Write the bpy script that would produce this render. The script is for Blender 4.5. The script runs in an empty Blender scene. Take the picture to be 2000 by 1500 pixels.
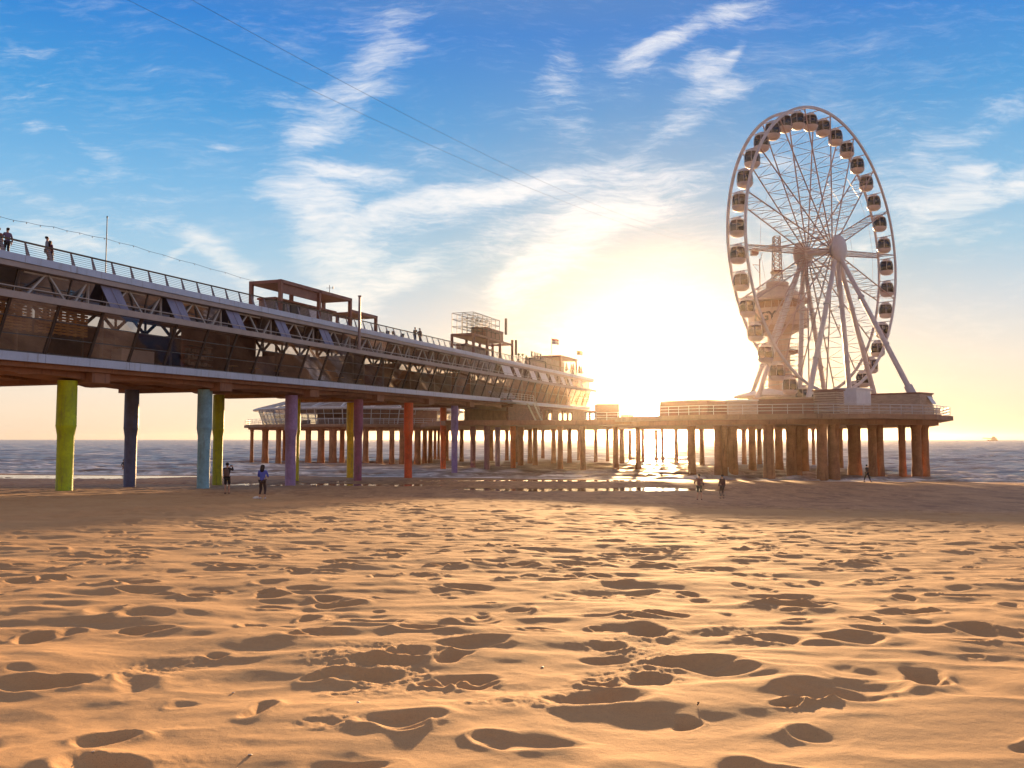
import bpy, bmesh, math, random
import numpy as np
from mathutils import Vector, Matrix
random.seed(7); rng = np.random.default_rng(7)
PI = math.pi
scene = bpy.context.scene
COL = scene.collection

# ------------------------------------------------------------------ camera
CAMZ = 4.6
F = 1700.0
PITCH = math.atan(108 / F); CP, SP = math.cos(PITCH), math.sin(PITCH)
cam_d = bpy.data.cameras.new('camera'); cam = bpy.data.objects.new('camera', cam_d); COL.objects.link(cam)
cam.location = (0, 0, CAMZ); cam.rotation_euler = (PI / 2 + PITCH, 0, 0)
cam_d.sensor_width = 36; cam_d.lens = 36 * F / 2000; cam_d.clip_start = 0.05; cam_d.clip_end = 20000
scene.camera = cam

def ray(x, y):
    u = (x - 1000) / F; v = (750 - y) / F
    return u, CP - v * SP, SP + v * CP
def at(x, y, Y):
    a, b, c = ray(x, y); k = Y / b
    return Vector((a * k, Y, CAMZ + c * k))
def atz(x, y, z):
    a, b, c = ray(x, y); k = (z - CAMZ) / c
    return Vector((a * k, b * k, z))

# ------------------------------------------------------------------ mesh helpers
class MB:
    def __init__(s): s.v = []; s.f = []; s.m = []; s.mi = 0
    def add(s, vs, fs):
        n = len(s.v); s.v.extend([tuple(p) for p in vs])
        for f in fs: s.f.append(tuple(i + n for i in f)); s.m.append(s.mi)
    def hexa(s, b, t):
        s.add(list(b) + list(t), [(3, 2, 1, 0), (4, 5, 6, 7), (0, 1, 5, 4), (1, 2, 6, 5), (2, 3, 7, 6), (3, 0, 4, 7)])
    def box(s, x0, x1, y0, y1, z0, z1):
        s.hexa([(x0, y0, z0), (x1, y0, z0), (x1, y1, z0), (x0, y1, z0)], [(x0, y0, z1), (x1, y0, z1), (x1, y1, z1), (x0, y1, z1)])
    def obox(s, o, e1, e2, z0, z1):
        o = Vector(o); e1 = Vector(e1); e2 = Vector(e2)
        q = [o, o + e1, o + e1 + e2, o + e2]
        s.hexa([(p.x, p.y, z0) for p in q], [(p.x, p.y, z1) for p in q])
    def bar(s, a, b, w, h=None, up=(0, 0, 1)):
        h = h or w; a = Vector(a); b = Vector(b); d = (b - a).normalized(); up = Vector(up)
        if abs(d.dot(up)) > .99: up = Vector((1, 0, 0))
        x = d.cross(up).normalized() * w / 2; y = x.cross(d).normalized() * h / 2
        s.hexa([a - x - y, a + x - y, a + x + y, a - x + y], [b - x - y, b + x - y, b + x + y, b - x + y])
    def tube(s, a, b, r, r2=None, n=8):
        r2 = r if r2 is None else r2; a = Vector(a); b = Vector(b); d = (b - a).normalized()
        up = Vector((0, 0, 1)) if abs(d.z) < .95 else Vector((1, 0, 0))
        x = d.cross(up).normalized(); y = d.cross(x)
        vs = []
        for p, rr in ((a, r), (b, r2)):
            for i in range(n):
                t = 2 * PI * i / n; vs.append(p + (x * math.cos(t) + y * math.sin(t)) * rr)
        fs = [(i, (i + 1) % n, n + (i + 1) % n, n + i) for i in range(n)] + [tuple(range(n))[::-1], tuple(range(n, 2 * n))]
        s.add(vs, fs)
    def path(s, pts, r, n=6, closed=False):
        pts = [Vector(p) for p in pts]; m = len(pts); vs = []; fs = []
        for i, p in enumerate(pts):
            a = pts[i - 1] if (i or closed) else p; b = pts[(i + 1) % m] if (i < m - 1 or closed) else p
            d = (b - a).normalized(); up = Vector((0, 0, 1)) if abs(d.z) < .95 else Vector((1, 0, 0))
            x = d.cross(up).normalized(); y = d.cross(x)
            for k in range(n):
                t = 2 * PI * k / n; vs.append(p + (x * math.cos(t) + y * math.sin(t)) * r)
        for i in range(m if closed else m - 1):
            j = (i + 1) % m
            for k in range(n): fs.append((i * n + k, i * n + (k + 1) % n, j * n + (k + 1) % n, j * n + k))
        s.add(vs, fs)
    def lathe(s, c, prof, n=24, cap=True):
        c = Vector(c); vs = []; fs = []
        for r, z in prof:
            for i in range(n):
                t = 2 * PI * i / n; vs.append((c.x + r * math.cos(t), c.y + r * math.sin(t), c.z + z))
        for j in range(len(prof) - 1):
            for i in range(n): fs.append((j * n + i, j * n + (i + 1) % n, (j + 1) * n + (i + 1) % n, (j + 1) * n + i))
        if cap:
            fs.append(tuple(range(n))[::-1]); fs.append(tuple(range((len(prof) - 1) * n, len(prof) * n)))
        s.add(vs, fs)
    def prism(s, poly, z0, z1):
        n = len(poly)
        s.add([(x, y, z0) for x, y in poly] + [(x, y, z1) for x, y in poly],
              [tuple(range(n))[::-1], tuple(range(n, 2 * n))] + [(i, (i + 1) % n, n + (i + 1) % n, n + i) for i in range(n)])
    def build(s, name, mat, parent=None, smooth=False, loc=None, label=None):
        me = bpy.data.meshes.new(name); me.from_pydata(s.v, [], s.f)
        bm = bmesh.new(); bm.from_mesh(me); bmesh.ops.recalc_face_normals(bm, faces=bm.faces); bm.to_mesh(me); bm.free()
        for m in (mat if isinstance(mat, (list, tuple)) else [mat]): me.materials.append(m)
        if max(s.m, default=0): me.polygons.foreach_set('material_index', s.m)
        if smooth:
            me.polygons.foreach_set('use_smooth', [True] * len(me.polygons))
            try: me.set_sharp_from_angle(angle=math.radians(40))
            except Exception: pass
        o = bpy.data.objects.new(name, me); COL.objects.link(o)
        if loc: o.location = loc
        if parent: o.parent = parent
        if label: o['label'] = label
        return o

def tag(o, label, cat=None, group=None, kind=None):
    if label: o['label'] = label
    if cat: o['category'] = cat
    if group: o['group'] = group
    if kind: o['kind'] = kind
    return o
def empty(name, loc=(0, 0, 0), rz=0):
    o = bpy.data.objects.new(name, None); COL.objects.link(o); o.location = loc; o.rotation_euler = (0, 0, rz)
    o.empty_display_size = .2
    return o
def copy_tree(o, parent=None):
    c = o.copy(); COL.objects.link(c); c.parent = parent
    for ch in [x for x in o.children]: copy_tree(ch, c)
    return c

# ------------------------------------------------------------------ materials
def lin(c): return tuple(((x / 255) / 12.92 if x / 255 <= .04045 else ((x / 255 + .055) / 1.055) ** 2.4) for x in c)
class NT:
    def __init__(s, tree): s.t = tree; s.n = tree.nodes; s.l = tree.links
    def node(s, ty, **kw):
        n = s.n.new(ty)
        for k, v in kw.items(): setattr(n, k, v)
        return n
    def put(s, sock, v):
        if v is None: return
        if isinstance(v, bpy.types.NodeSocket): s.l.new(v, sock)
        else:
            if hasattr(sock.default_value, '__len__') and not hasattr(v, '__len__'): v = (v,) * len(sock.default_value)
            if hasattr(v, '__len__') and hasattr(sock.default_value, '__len__') and len(sock.default_value) == 4 and len(v) == 3: v = (*v, 1)
            sock.default_value = v
    def math(s, op, a, b=None, c=None, clamp=False):
        n = s.node('ShaderNodeMath', operation=op, use_clamp=clamp)
        s.put(n.inputs[0], a); s.put(n.inputs[1], b); s.put(n.inputs[2], c)
        return n.outputs[0]
    def vmath(s, op, a, b=None, out=0):
        n = s.node('ShaderNodeVectorMath', operation=op); s.put(n.inputs[0], a); s.put(n.inputs[1], b)
        return n.outputs[out]
    def mapr(s, v, a, b, c=0., d=1., smooth=True):
        n = s.node('ShaderNodeMapRange', interpolation_type='SMOOTHSTEP' if smooth else 'LINEAR')
        for i, x in enumerate((v, a, b, c, d)): s.put(n.inputs[i], x)
        return n.outputs[0]
    def mix(s, f, a, b, ty='MIX'):
        n = s.node('ShaderNodeMix', data_type='RGBA', blend_type=ty); n.clamp_factor = True
        s.put(n.inputs[0], f); s.put(n.inputs[6], a); s.put(n.inputs[7], b)
        return n.outputs[2]
    def noise(s, vec, scale, detail=4, rough=.5, dist=0.):
        n = s.node('ShaderNodeTexNoise'); s.put(n.inputs['Vector'], vec)
        n.inputs['Scale'].default_value = scale; n.inputs['Detail'].default_value = detail
        n.inputs['Roughness'].default_value = rough; n.inputs['Distortion'].default_value = dist
        return n.outputs[0]
    def mapping(s, vec, loc=(0, 0, 0), rot=(0, 0, 0), sc=(1, 1, 1), ty='POINT'):
        n = s.node('ShaderNodeMapping', vector_type=ty); s.put(n.inputs[0], vec)
        n.inputs[1].default_value = loc; n.inputs[2].default_value = rot; n.inputs[3].default_value = sc
        return n.outputs[0]
def new_mat(name):
    m = bpy.data.materials.new(name); m.use_nodes = True; t = NT(m.node_tree)
    b = m.node_tree.nodes['Principled BSDF']
    return m, t, b
def paint(name, rgb, rough=.5, metal=0., var=.12, scale=2., bump=0., stain=None, stretch=(1, 1, 1)):
    """rgb: sRGB 0-255 of the bare material."""
    m, t, b = new_mat(name)
    tc = t.node('ShaderNodeTexCoord'); g = t.node('ShaderNodeNewGeometry')
    pos = t.mapping(g.outputs['Position'], sc=stretch)
    n1 = t.noise(pos, scale, 5, .6); n2 = t.noise(pos, scale * 6, 3, .6)
    c = lin(rgb); dark = tuple(x * (1 - 2 * var) for x in c); lite = tuple(min(1, x * (1 + var)) for x in c)
    f = t.math('ADD', t.math('MULTIPLY', n1, .65), t.math('MULTIPLY', n2, .35))
    colr = t.mix(t.mapr(f, .3, .7), dark, lite)
    if stain:
        s = t.mapr(t.noise(t.mapping(g.outputs['Position'], sc=(3, 3, .35)), 1.1, 6, .65), .52, .72)
        colr = t.mix(t.math('MULTIPLY', s, stain[1]), colr, lin(stain[0]))
    t.put(b.inputs['Base Color'], colr)
    b.inputs['Metallic'].default_value = metal
    t.put(b.inputs['Roughness'], t.mapr(n2, .2, .8, rough * .8, min(1, rough * 1.2)))
    if bump:
        bp = t.node('ShaderNodeBump'); bp.inputs['Strength'].default_value = bump; bp.inputs['Distance'].default_value = .05
        t.put(bp.inputs['Height'], f); t.put(b.inputs['Normal'], bp.outputs[0])
    return m
def glass(name, tint=(.5, .42, .36), refl=(.8, .8, .85), base=.12, rough=.03, top=.5):
    m, t, b = new_mat(name); t.n.remove(b); out = t.n['Material Output']
    tr = t.node('ShaderNodeBsdfTransparent'); t.put(tr.inputs[0], tint)
    gl = t.node('ShaderNodeBsdfGlossy'); t.put(gl.inputs[0], refl); gl.inputs['Roughness'].default_value = rough
    lw = t.node('ShaderNodeLayerWeight'); lw.inputs[0].default_value = .35
    f = t.mapr(lw.outputs['Fresnel'], 0, 1, base, top, False)
    g = t.node('ShaderNodeNewGeometry')
    f2 = t.math('MULTIPLY', f, t.mapr(t.noise(g.outputs['Position'], .6, 3), .3, .7, .7, 1.2), clamp=True)
    mx = t.node('ShaderNodeMixShader'); t.put(mx.inputs[0], f2); t.l.new(tr.outputs[0], mx.inputs[1]); t.l.new(gl.outputs[0], mx.inputs[2])
    t.l.new(mx.outputs[0], out.inputs['Surface'])
    return m

M = {}
M['white'] = paint('white_metal', (205, 203, 205), .45, .1, .06, 1.2, stain=((150, 130, 115), .35))
M['wheelwhite'] = paint('wheel_white', (192, 184, 188), .4, .0, .05, 1.5, stain=((160, 140, 125), .3))
M['tower'] = paint('tower_paint', (192, 166, 150), .55, 0, .08, .8, stain=((130, 105, 88), .4))
M['spoke'] = paint('spoke_paint', (172, 146, 140), .45, .1, .08, 1.5)
M['fascia'] = paint('fascia_aluminium', (176, 182, 205), .38, .25, .05, .8, stain=((125, 112, 112), .55))
M['tanmetal'] = paint('tan_metal', (168, 152, 146), .5, .2, .08, 1.)
M['dark'] = paint('dark_steel', (74, 62, 56), .5, .3, .12, 2.)
M['mullion'] = paint('mullion_steel', (92, 80, 74), .45, .3, .1, 2.)
M['handrail'] = paint('handrail_wood', (98, 82, 62), .6, 0, .15, 3.)
M['post'] = paint('post_steel', (150, 132, 130), .45, .3, .1, 2.)
M['soffit'] = paint('soffit_concrete', (156, 110, 84), .8, 0, .16, .5, .3, stain=((70, 50, 40), .5))
M['concrete'] = paint('pile_concrete', (172, 120, 82), .85, 0, .18, .9, .5, stain=((92, 58, 38), .75))
M['cdeck'] = paint('deck_concrete', (156, 122, 98), .8, 0, .15, .7, .3, stain=((90, 68, 52), .5))
M['truss'] = paint('truss_tube', (178, 170, 165), .45, .1, .08, 2.)
M['panel'] = paint('blind_panel', (140, 138, 165), .55, .1, .1, 1.5)
M['palepanel'] = paint('pale_panel', (225, 222, 228), .45, 0, .05, 1.5)
M['brown'] = paint('brown_timber', (128, 78, 58), .65, 0, .2, 1.6, .2, stretch=(1, 1, 3))
M['corten'] = paint('kiosk_steel', (142, 94, 78), .55, .1, .14, 1.8)
M['plank'] = paint('pallet_timber', (236, 190, 122), .75, 0, .25, 2.4, .3, stretch=(1, 1, 6))
M['slatwood'] = paint('slat_cladding', (190, 165, 145), .6, 0, .15, 1.4, stretch=(1, 1, 4))
M['interior'] = paint('interior_brown', (156, 112, 88), .8, 0, .2, .8)
M['interior2'] = paint('interior_grey', (156, 142, 134), .7, 0, .15, .8)
M['roofdeck'] = paint('roof_boards', (120, 104, 92), .75, 0, .15, 1.2)
M['glass'] = glass('window_glass', (.74, .64, .56), base=.15, top=.5)
M['glass2'] = glass('clear_glass', (.82, .82, .78), base=.06)
M['gglass'] = glass('cabin_glass', (.2, .15, .14), (.6, .6, .65), base=.06)
M['black'] = paint('black_rubber', (30, 28, 28), .6, 0, .1, 3.)
M['wire'] = paint('steel_wire', (60, 60, 66), .5, .4, .05, 3.)
def rgbm(name, rgb, **k): return paint(name, rgb, **k)

# ------------------------------------------------------------------ value noise (numpy)
def vnoise(x, y, seed=0):
    xi = np.floor(x).astype(np.int64); yi = np.floor(y).astype(np.int64)
    fx = x - xi; fy = y - yi; fx = fx * fx * (3 - 2 * fx); fy = fy * fy * (3 - 2 * fy)
    def h(a, b):
        n = (a * 374761393 + b * 668265263 + seed * 1442695041) & 0xffffffff
        n = ((n ^ (n >> 13)) * 1274126177) & 0xffffffff
        return ((n ^ (n >> 16)) & 0xffff) / 65535.
    return (h(xi, yi) * (1 - fx) + h(xi + 1, yi) * fx) * (1 - fy) + (h(xi, yi + 1) * (1 - fx) + h(xi + 1, yi + 1) * fx) * fy
def fbm(x, y, seed=0, oct=4, gain=.5):
    s = 0; a = 1; tot = 0
    for i in range(oct):
        s = s + a * (vnoise(x, y, seed + i * 17) - .5); tot += a; a *= gain; x = x * 2.03 + 11.3; y = y * 2.03 + 5.7
    return s / tot * 2

def shore(X): return 103 - .2 * X
def beach_base(X, Y):
    Yf = np.clip(66 - .5 * X, 54, 92)
    k = Y / Yf
    z = 3.45 - 3.1 * np.clip(k, -.15, 1)
    # soft foot of the slope
    z = np.where(k > .8, 3.45 - 3.1 * (1 - .5 * np.clip(1.2 - k, 0, .4) ** 2 / .4), z)
    s = Y - shore(X)
    z = np.where(s > -14, np.minimum(z, .35 - (s + 14) * .025), z)
    z = np.maximum(z, -3.0)
    # shallow runnel holding standing water
    for (x0, x1, yc, w, dep) in RUN:
        yy = yc(X)
        m = np.clip((X - x0) / 6, 0, 1) * np.clip((x1 - X) / 6, 0, 1)
        z = z - dep * m * np.exp(-((Y - yy - 2.2 * fbm(X * .16, Y * .1 + x0, 8, 3)) / w) ** 2) * (1 + .9 * fbm(X * .5, Y * 1.1, 9, 3))
    return z
RUN = [(-80, -38, lambda X: 100 - .12 * (X + 58), 4.6, .30), (-46, -4, lambda X: 84 - .03 * (X + 25), 3.4, .28),
       (-9, 22, lambda X: 76 + .02 * X, 3.0, .26), (-26, 12, lambda X: 92 + 0 * X, 1.6, .16)]
POOLZ = .205

# height maps ------------------------------------------------------
def stamp_map(x0, x1, y0, y1, res, n, la, dep, seed, near=True):
    r = np.random.default_rng(seed)
    nx = int((x1 - x0) / res) + 1; ny = int((y1 - y0) / res) + 1
    H = np.zeros((ny, nx), np.float32)
    for k in range(n):
        cx = r.uniform(x0, x1); cy = r.uniform(y0, y1)
        if near and r.random() < .35: cy = y0 + (cy - y0) * .6
        if not near:
            # trampled lanes
            if vnoise(np.array([cx * .08]), np.array([cy * .06]), 5)[0] + r.uniform(-.25, .25) < .42: continue
        a = r.uniform(*la); b = a * r.uniform(.5, .85); th = r.normal(0, .5) + (PI / 2 if r.random() < .3 else 0)
        d = r.uniform(*dep) * (a / la[1]) ** .5
        R = a * 2.3
        i0 = max(0, int((cx - R - x0) / res)); i1 = min(nx, int((cx + R - x0) / res) + 1)
        j0 = max(0, int((cy - R - y0) / res)); j1 = min(ny, int((cy + R - y0) / res) + 1)
        if i1 - i0 < 3 or j1 - j0 < 3: continue
        X, Y = np.meshgrid(x0 + np.arange(i0, i1) * res - cx, y0 + np.arange(j0, j1) * res - cy)
        c, s = math.cos(th), math.sin(th)
        wob = 1 + .16 * np.sin(2 * np.arctan2(Y, X) + r.uniform(0, 6)) + .09 * np.sin(3 * np.arctan2(Y, X) + r.uniform(0, 6))
        rr = np.sqrt(((X * c + Y * s) / a) ** 2 + ((-X * s + Y * c) / b) ** 2) / wob
        floor = -d * (1 - np.clip(rr, 0, 1.6) ** 2 * (1 + .25 * np.sin(np.arctan2(Y, X) + r.uniform(0, 6))))
        old = H[j0:j1, i0:i1]
        swell = d * r.uniform(.10, .45) * np.exp(-((rr - 1.25) / .42) ** 2) * (1 + .8 * np.sin(np.arctan2(Y, X) + r.uniform(0, 6)))
        old = old + swell
        k_ = .006
        H[j0:j1, i0:i1] = np.where(rr < 1.5, -k_ * np.logaddexp(-old / k_, -floor / k_), old)
    return H
def sample(H, x0, y0, res, X, Y):
    gx = np.clip((X - x0) / res, 0, H.shape[1] - 1.001); gy = np.clip((Y - y0) / res, 0, H.shape[0] - 1.001)
    i = gx.astype(int); j = gy.astype(int); fx = gx - i; fy = gy - j
    return (H[j, i] * (1 - fx) + H[j, i + 1] * fx) * (1 - fy) + (H[j + 1, i] * (1 - fx) + H[j + 1, i + 1] * fx) * fy
HA = stamp_map(-15, 15, 0, 26, .016, 1750, (.07, .24), (.025, .075), 3)
HB = stamp_map(-95, 95, 14, 92, .07, 26000, (.16, .34), (.045, .09), 4, near=False)

def grid_mesh(name, radii, angs, zfun, mat, hole=False, attr=None):
    Rr, A = np.meshgrid(radii, angs, indexing='ij')
    X = Rr * np.sin(A); Y = Rr * np.cos(A); Z = zfun(X, Y, Rr, A)
    nr, na = X.shape
    co = np.stack([X, Y, Z], -1).reshape(-1, 3).astype(np.float32)
    idx = np.arange(nr * na).reshape(nr, na)
    q = np.stack([idx[:-1, :-1], idx[:-1, 1:], idx[1:, 1:], idx[1:, :-1]], -1).reshape(-1, 4)
    q = q[:, ::-1]
    me = bpy.data.meshes.new(name)
    me.vertices.add(len(co)); me.vertices.foreach_set('co', co.ravel())
    me.loops.add(q.size); me.loops.foreach_set('vertex_index', q.ravel().astype(np.int32))
    me.polygons.add(len(q)); me.polygons.foreach_set('loop_start', np.arange(0, q.size, 4, dtype=np.int32))
    me.polygons.foreach_set('loop_total', np.full(len(q), 4, np.int32))
    me.polygons.foreach_set('use_smooth', np.ones(len(q), bool))
    me.update(calc_edges=True); me.validate()
    if me.polygons[len(me.polygons) // 2].normal.z < 0: me.flip_normals()
    if attr is not None:
        for k, fn in attr.items():
            a = me.attributes.new(k, 'FLOAT', 'POINT'); a.data.foreach_set('value', fn(X, Y, Z).reshape(-1).astype(np.float32))
    me.materials.append(mat)
    o = bpy.data.objects.new(name, me); COL.objects.link(o)
    return o

def fade(Rr, lo, hi): return np.clip((Rr - lo) / (hi - lo), 0, 1)
def sand_z(X, Y, Rr, A):
    z = beach_base(X, Y)
    dry = np.clip((z - .45) / .5, 0, 1)
    inA = np.clip((25 - Y) / 5, 0, 1) * np.clip((14.6 - np.abs(X)) / 1.5, 0, 1) * (Y > .2)
    a = sample(HA, -15, 0, .016, X + .07 * fbm(X * 3.2, Y * 3.2, 201, 3), Y + .07 * fbm(X * 3.2 + 9, Y * 3.2, 202, 3))
    b = sample(HB, -95, 14, .07, X, Y) * np.clip((Y - 15) / 3, 0, 1) * (Y < 91)
    a = a * .84
    det = a * inA + b * (1 - inA) * (.5 + .5 * dry)
    und = fbm(X * .55, Y * .9, 11, 3) * .06 - .032 * np.abs(fbm(X * 1.1 + .6 * fbm(X * .8, Y * .8, 5, 2), Y * 2.1, 14, 2)) + fbm(X * 1.6 + fbm(X * .7, Y * .7, 2, 2), Y * 2.4, 21, 3) * .020
    small = fbm(X * 5, Y * 8, 31, 3) * .0028 * np.clip((30 - Rr) / 20, 0, 1)
    rip = np.sin(Y * 34 + 6 * fbm(X * .9, Y * .9, 51, 2) + X * 5) * .0016 * np.clip(fbm(X * .5, Y * .5, 61, 2) * 3, 0, 1) * np.clip((14 - Rr) / 8, 0, 1)
    crumb = np.clip(fbm(X * 1.3, Y * 1.3, 301, 3) * 3 - .55, 0, 1) * fbm(X * 26, Y * 26, 302, 3) * .012 * np.clip((12 - Rr) / 6, 0, 1)
    det = det + crumb
    z = z + det + und * (.25 + .75 * dry) * np.clip((130 - Rr) / 40, 0, 1) + small + rip
    return z

def sand_material():
    m, t, b = new_mat('beach_sand')
    g = t.node('ShaderNodeNewGeometry'); P = g.outputs['Position']
    n1 = t.noise(P, .35, 5, .6); n2 = t.noise(P, 260, 2, .6); n3 = t.noise(P, 22, 4, .6)
    sep = t.node('ShaderNodeSeparateXYZ'); t.put(sep.inputs[0], P)
    wet = t.mapr(t.math('ADD', sep.outputs[2], t.math('MULTIPLY', t.math('SUBTRACT', n1, .5), .5)), .45, 1.9, 1, 0)
    c = t.mix(t.mapr(n1, .3, .7), (.53, .315, .150), (.60, .375, .185))
    c = t.mix(t.mapr(n3, .3, .75, 0, .35), c, (.44, .28, .15))
    c = t.mix(t.mapr(n2, .56, .68, 0, .6), c, (.22, .13, .07))
    c = t.mix(t.mapr(n2, .34, .27, 0, .4), c, (.8, .66, .48))
    c = t.mix(t.math('MULTIPLY', wet, .45), c, (.36, .17, .088))
    da = t.node('ShaderNodeAttribute'); da.attribute_name = 'print_shade'
    c = t.mix(t.math('MULTIPLY', da.outputs['Fac'], t.mapr(wet, 0, .5, .12, .5)), c, (.16, .075, .042))  # shade of the footprint hollows painted into the sand colour
    mo = t.noise(t.mapping(P, sc=(.45, .16, 1)), 1.6, 6, .68); c = t.mix(t.math('MULTIPLY', t.mapr(mo, .46, .66), t.mapr(wet, .1, .8, 0, .6)), c, (.16, .068, .038))
    mo2 = t.noise(t.mapping(P, loc=(9, 4, 0), sc=(.9, .35, 1)), 2.2, 5, .7); c = t.mix(t.math('MULTIPLY', t.mapr(mo2, .54, .64), t.mapr(wet, .1, .6, 0, .5)), c, (.66, .42, .25))
    t.put(b.inputs['Base Color'], c)
    t.put(b.inputs['Roughness'], t.mapr(wet, 0, 1, .92, .68))
    b.inputs['Specular IOR Level'].default_value = .15
    bp = t.node('ShaderNodeBump'); bp.inputs['Strength'].default_value = .45; bp.inputs['Distance'].default_value = .005
    t.put(bp.inputs['Height'], t.math('ADD', n2, t.math('MULTIPLY', n3, 2.)))
    bp2 = t.node('ShaderNodeBump'); bp2.inputs['Strength'].default_value = .22; bp2.inputs['Distance'].default_value = .03
    t.put(bp2.inputs['Height'], t.noise(P, 5, 4, .6)); t.put(bp2.inputs['Normal'], bp.outputs[0])
    t.put(b.inputs['Normal'], bp2.outputs[0])
    return m
radii = [.0, .4, .8, 1.2]
r = 1.5
while r < 135: radii.append(r); r *= 1.0046
while r < 9000: radii.append(r); r *= 1.12
fine = np.arange(-.70, .7001, .00165)
angs = np.concatenate([np.linspace(-PI, -.70, 90)[:-1], fine, np.linspace(.70, PI, 90)[1:]])
def print_shade_attr(X, Y, Z):  # painted shade mask: deeper prints come out darker, mottled by noise
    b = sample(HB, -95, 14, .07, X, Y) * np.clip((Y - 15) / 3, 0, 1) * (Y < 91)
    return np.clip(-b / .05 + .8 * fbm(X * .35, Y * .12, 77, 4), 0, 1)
sand = grid_mesh('beach', np.array(radii), angs, sand_z, sand_material(), attr={'print_shade': print_shade_attr})
tag(sand, 'golden beach of dry sand full of footprints, wet and brown towards the sea', kind='structure')

# ------------------------------------------------------------------ water
wv = []
rw = np.random.default_rng(12)
for i in range(46):
    L = 1.3 * 1.085 ** i; th = rw.normal(-.2, .55)
    wv.append((2 * PI / L, math.sin(th), math.cos(th), rw.uniform(0, 6.28), .028 * L ** .62 * (1 if L < 9 else (9 / L) ** .8)))
def sea_z(X, Y, Rr, A):
    s = Y - shore(X)
    z = np.zeros_like(X)
    cell = Rr * .0040
    wx = X + 2.5 * fbm(X * .08, Y * .08, 71, 2); wy = Y + 3.5 * fbm(X * .05, Y * .05, 72, 2)
    for k, sx, cy, ph, a in wv:
        L = 2 * PI / k
        w = np.clip(L / cell / 2.2 - 1, 0, 1) * np.clip(.15 + s / (L * 1.5 + 6), 0, 1)
        z = z + a * w * np.sin(k * (sx * wx + cy * wy) + ph)
    z = z - .5 * np.abs(z) + .0
    # breaking ridges running along the shore
    for s0, h, w0 in ((9, .14, 1.0), (20, .26, 1.3), (34, .22, 1.5), (52, .18, 1.8)):
        ss = s + 4.5 * fbm(X * .045, Y * .02, int(s0), 2)
        amp = np.clip(.55 + 1.6 * fbm(X * .07, Y * .03, 90 + int(s0), 2), 0, 1.3)
        z = z + h * amp * np.exp(-((ss - s0) / w0) ** 2) * (1 + .4 * np.sin(X * 1.3 + s0))
    return z * np.clip((s + 2) / 6, .0, 1) + .0
def foam_attr(X, Y, Z):
    s = Y - shore(X)
    f = np.zeros_like(X)
    n = fbm(X * .35, Y * .9, 41, 4); n2 = fbm(X * 1.4, Y * 2.2, 42, 3)
    for s0, w, amp in ((1.0, 2.2, 1.0), (7.5, 2.4, .95), (18.5, 2.0, .9), (33, 1.7, .6), (50, 1.4, .35)):
        ss = s + 4.5 * fbm(X * .045, Y * .02, int(s0 + 1.5), 2) * (s0 > 3)
        f = np.maximum(f, 1.25 * amp * np.exp(-((ss - s0) / w) ** 2) * np.clip(1.05 + 1.7 * n, 0, 1.3))
    f = f * np.clip(.75 + 1.1 * n2, 0, 1.2)
    wash = np.clip(1 - s / 22, 0, 1) * np.clip(n * 2.2 + n2 * 1.4 - .15, 0, 1) * .85
    caps = np.clip(fbm(X * .22, Y * .5, 401, 4) * 3.2 - .95 + 4.0 * np.clip(Z, 0, .2), 0, 1) * .7
    wash = np.maximum(wash, caps * np.clip(s / 20, 0, 1))
    return np.clip(np.maximum(f, wash), 0, 1)
def sea_material():
    m, t, b = new_mat('sea_water')
    g = t.node('ShaderNodeNewGeometry'); P = g.outputs['Position']
    sep = t.node('ShaderNodeSeparateXYZ'); t.put(sep.inputs[0], P)
    at_ = t.node('ShaderNodeAttribute'); at_.attribute_name = 'foam'; foam = at_.outputs['Fac']
    ats = t.node('ShaderNodeAttribute'); ats.attribute_name = 'off'; off = ats.outputs['Fac']
    n1 = t.noise(P, .05, 4)
    deep = t.mix(t.mapr(n1, .3, .7), (.27, .215, .19), (.36, .29, .26))
    c = t.mix(t.mapr(off, 0, 45, 1, 0), deep, (.20, .125, .075))
    c = t.mix(foam, c, (.92, .88, .85))
    t.put(b.inputs['Base Color'], c)
    t.put(b.inputs['Roughness'], t.mix(foam, .30, .8))
    b.inputs['IOR'].default_value = 1.333; b.inputs['Specular Tint'].default_value = (1, .88, .80, 1)
    bp = t.node('ShaderNodeBump'); bp.inputs['Distance'].default_value = .16; bp.inputs['Strength'].default_value = .8
    h1 = t.noise(t.mapping(P, sc=(.5, 1.1, 1)), 1.1, 5, .62, .4)
    h2 = t.noise(t.mapping(P, sc=(.5, 1, 1)), .28, 3, .6, .3)
    t.put(bp.inputs['Height'], t.math('ADD', h1, t.math('MULTIPLY', h2, 3.0)))
    calm = t.mapr(off, -2, 6, .12, 1.)
    t.put(bp.inputs['Strength'], calm)
    t.put(b.inputs['Normal'], bp.outputs[0])
    return m
rs = []; r = 86
while r < 420: rs.append(r); r *= 1.0032
while r < 2500: rs.append(r); r *= 1.008
while r < 9500: rs.append(r); r *= 1.05
fa = np.arange(-.68, .6801, .0026)
sa = np.concatenate([np.linspace(-1.35, -.68, 60)[:-1], fa, np.linspace(.68, 1.35, 60)[1:]])
sea = grid_mesh('sea', np.array(rs), sa, sea_z, sea_material(), attr={'foam': foam_attr, 'off': lambda X, Y, Z: Y - shore(X)})
tag(sea, 'choppy sunlit sea with white foam lines along the beach', kind='structure')

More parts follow.
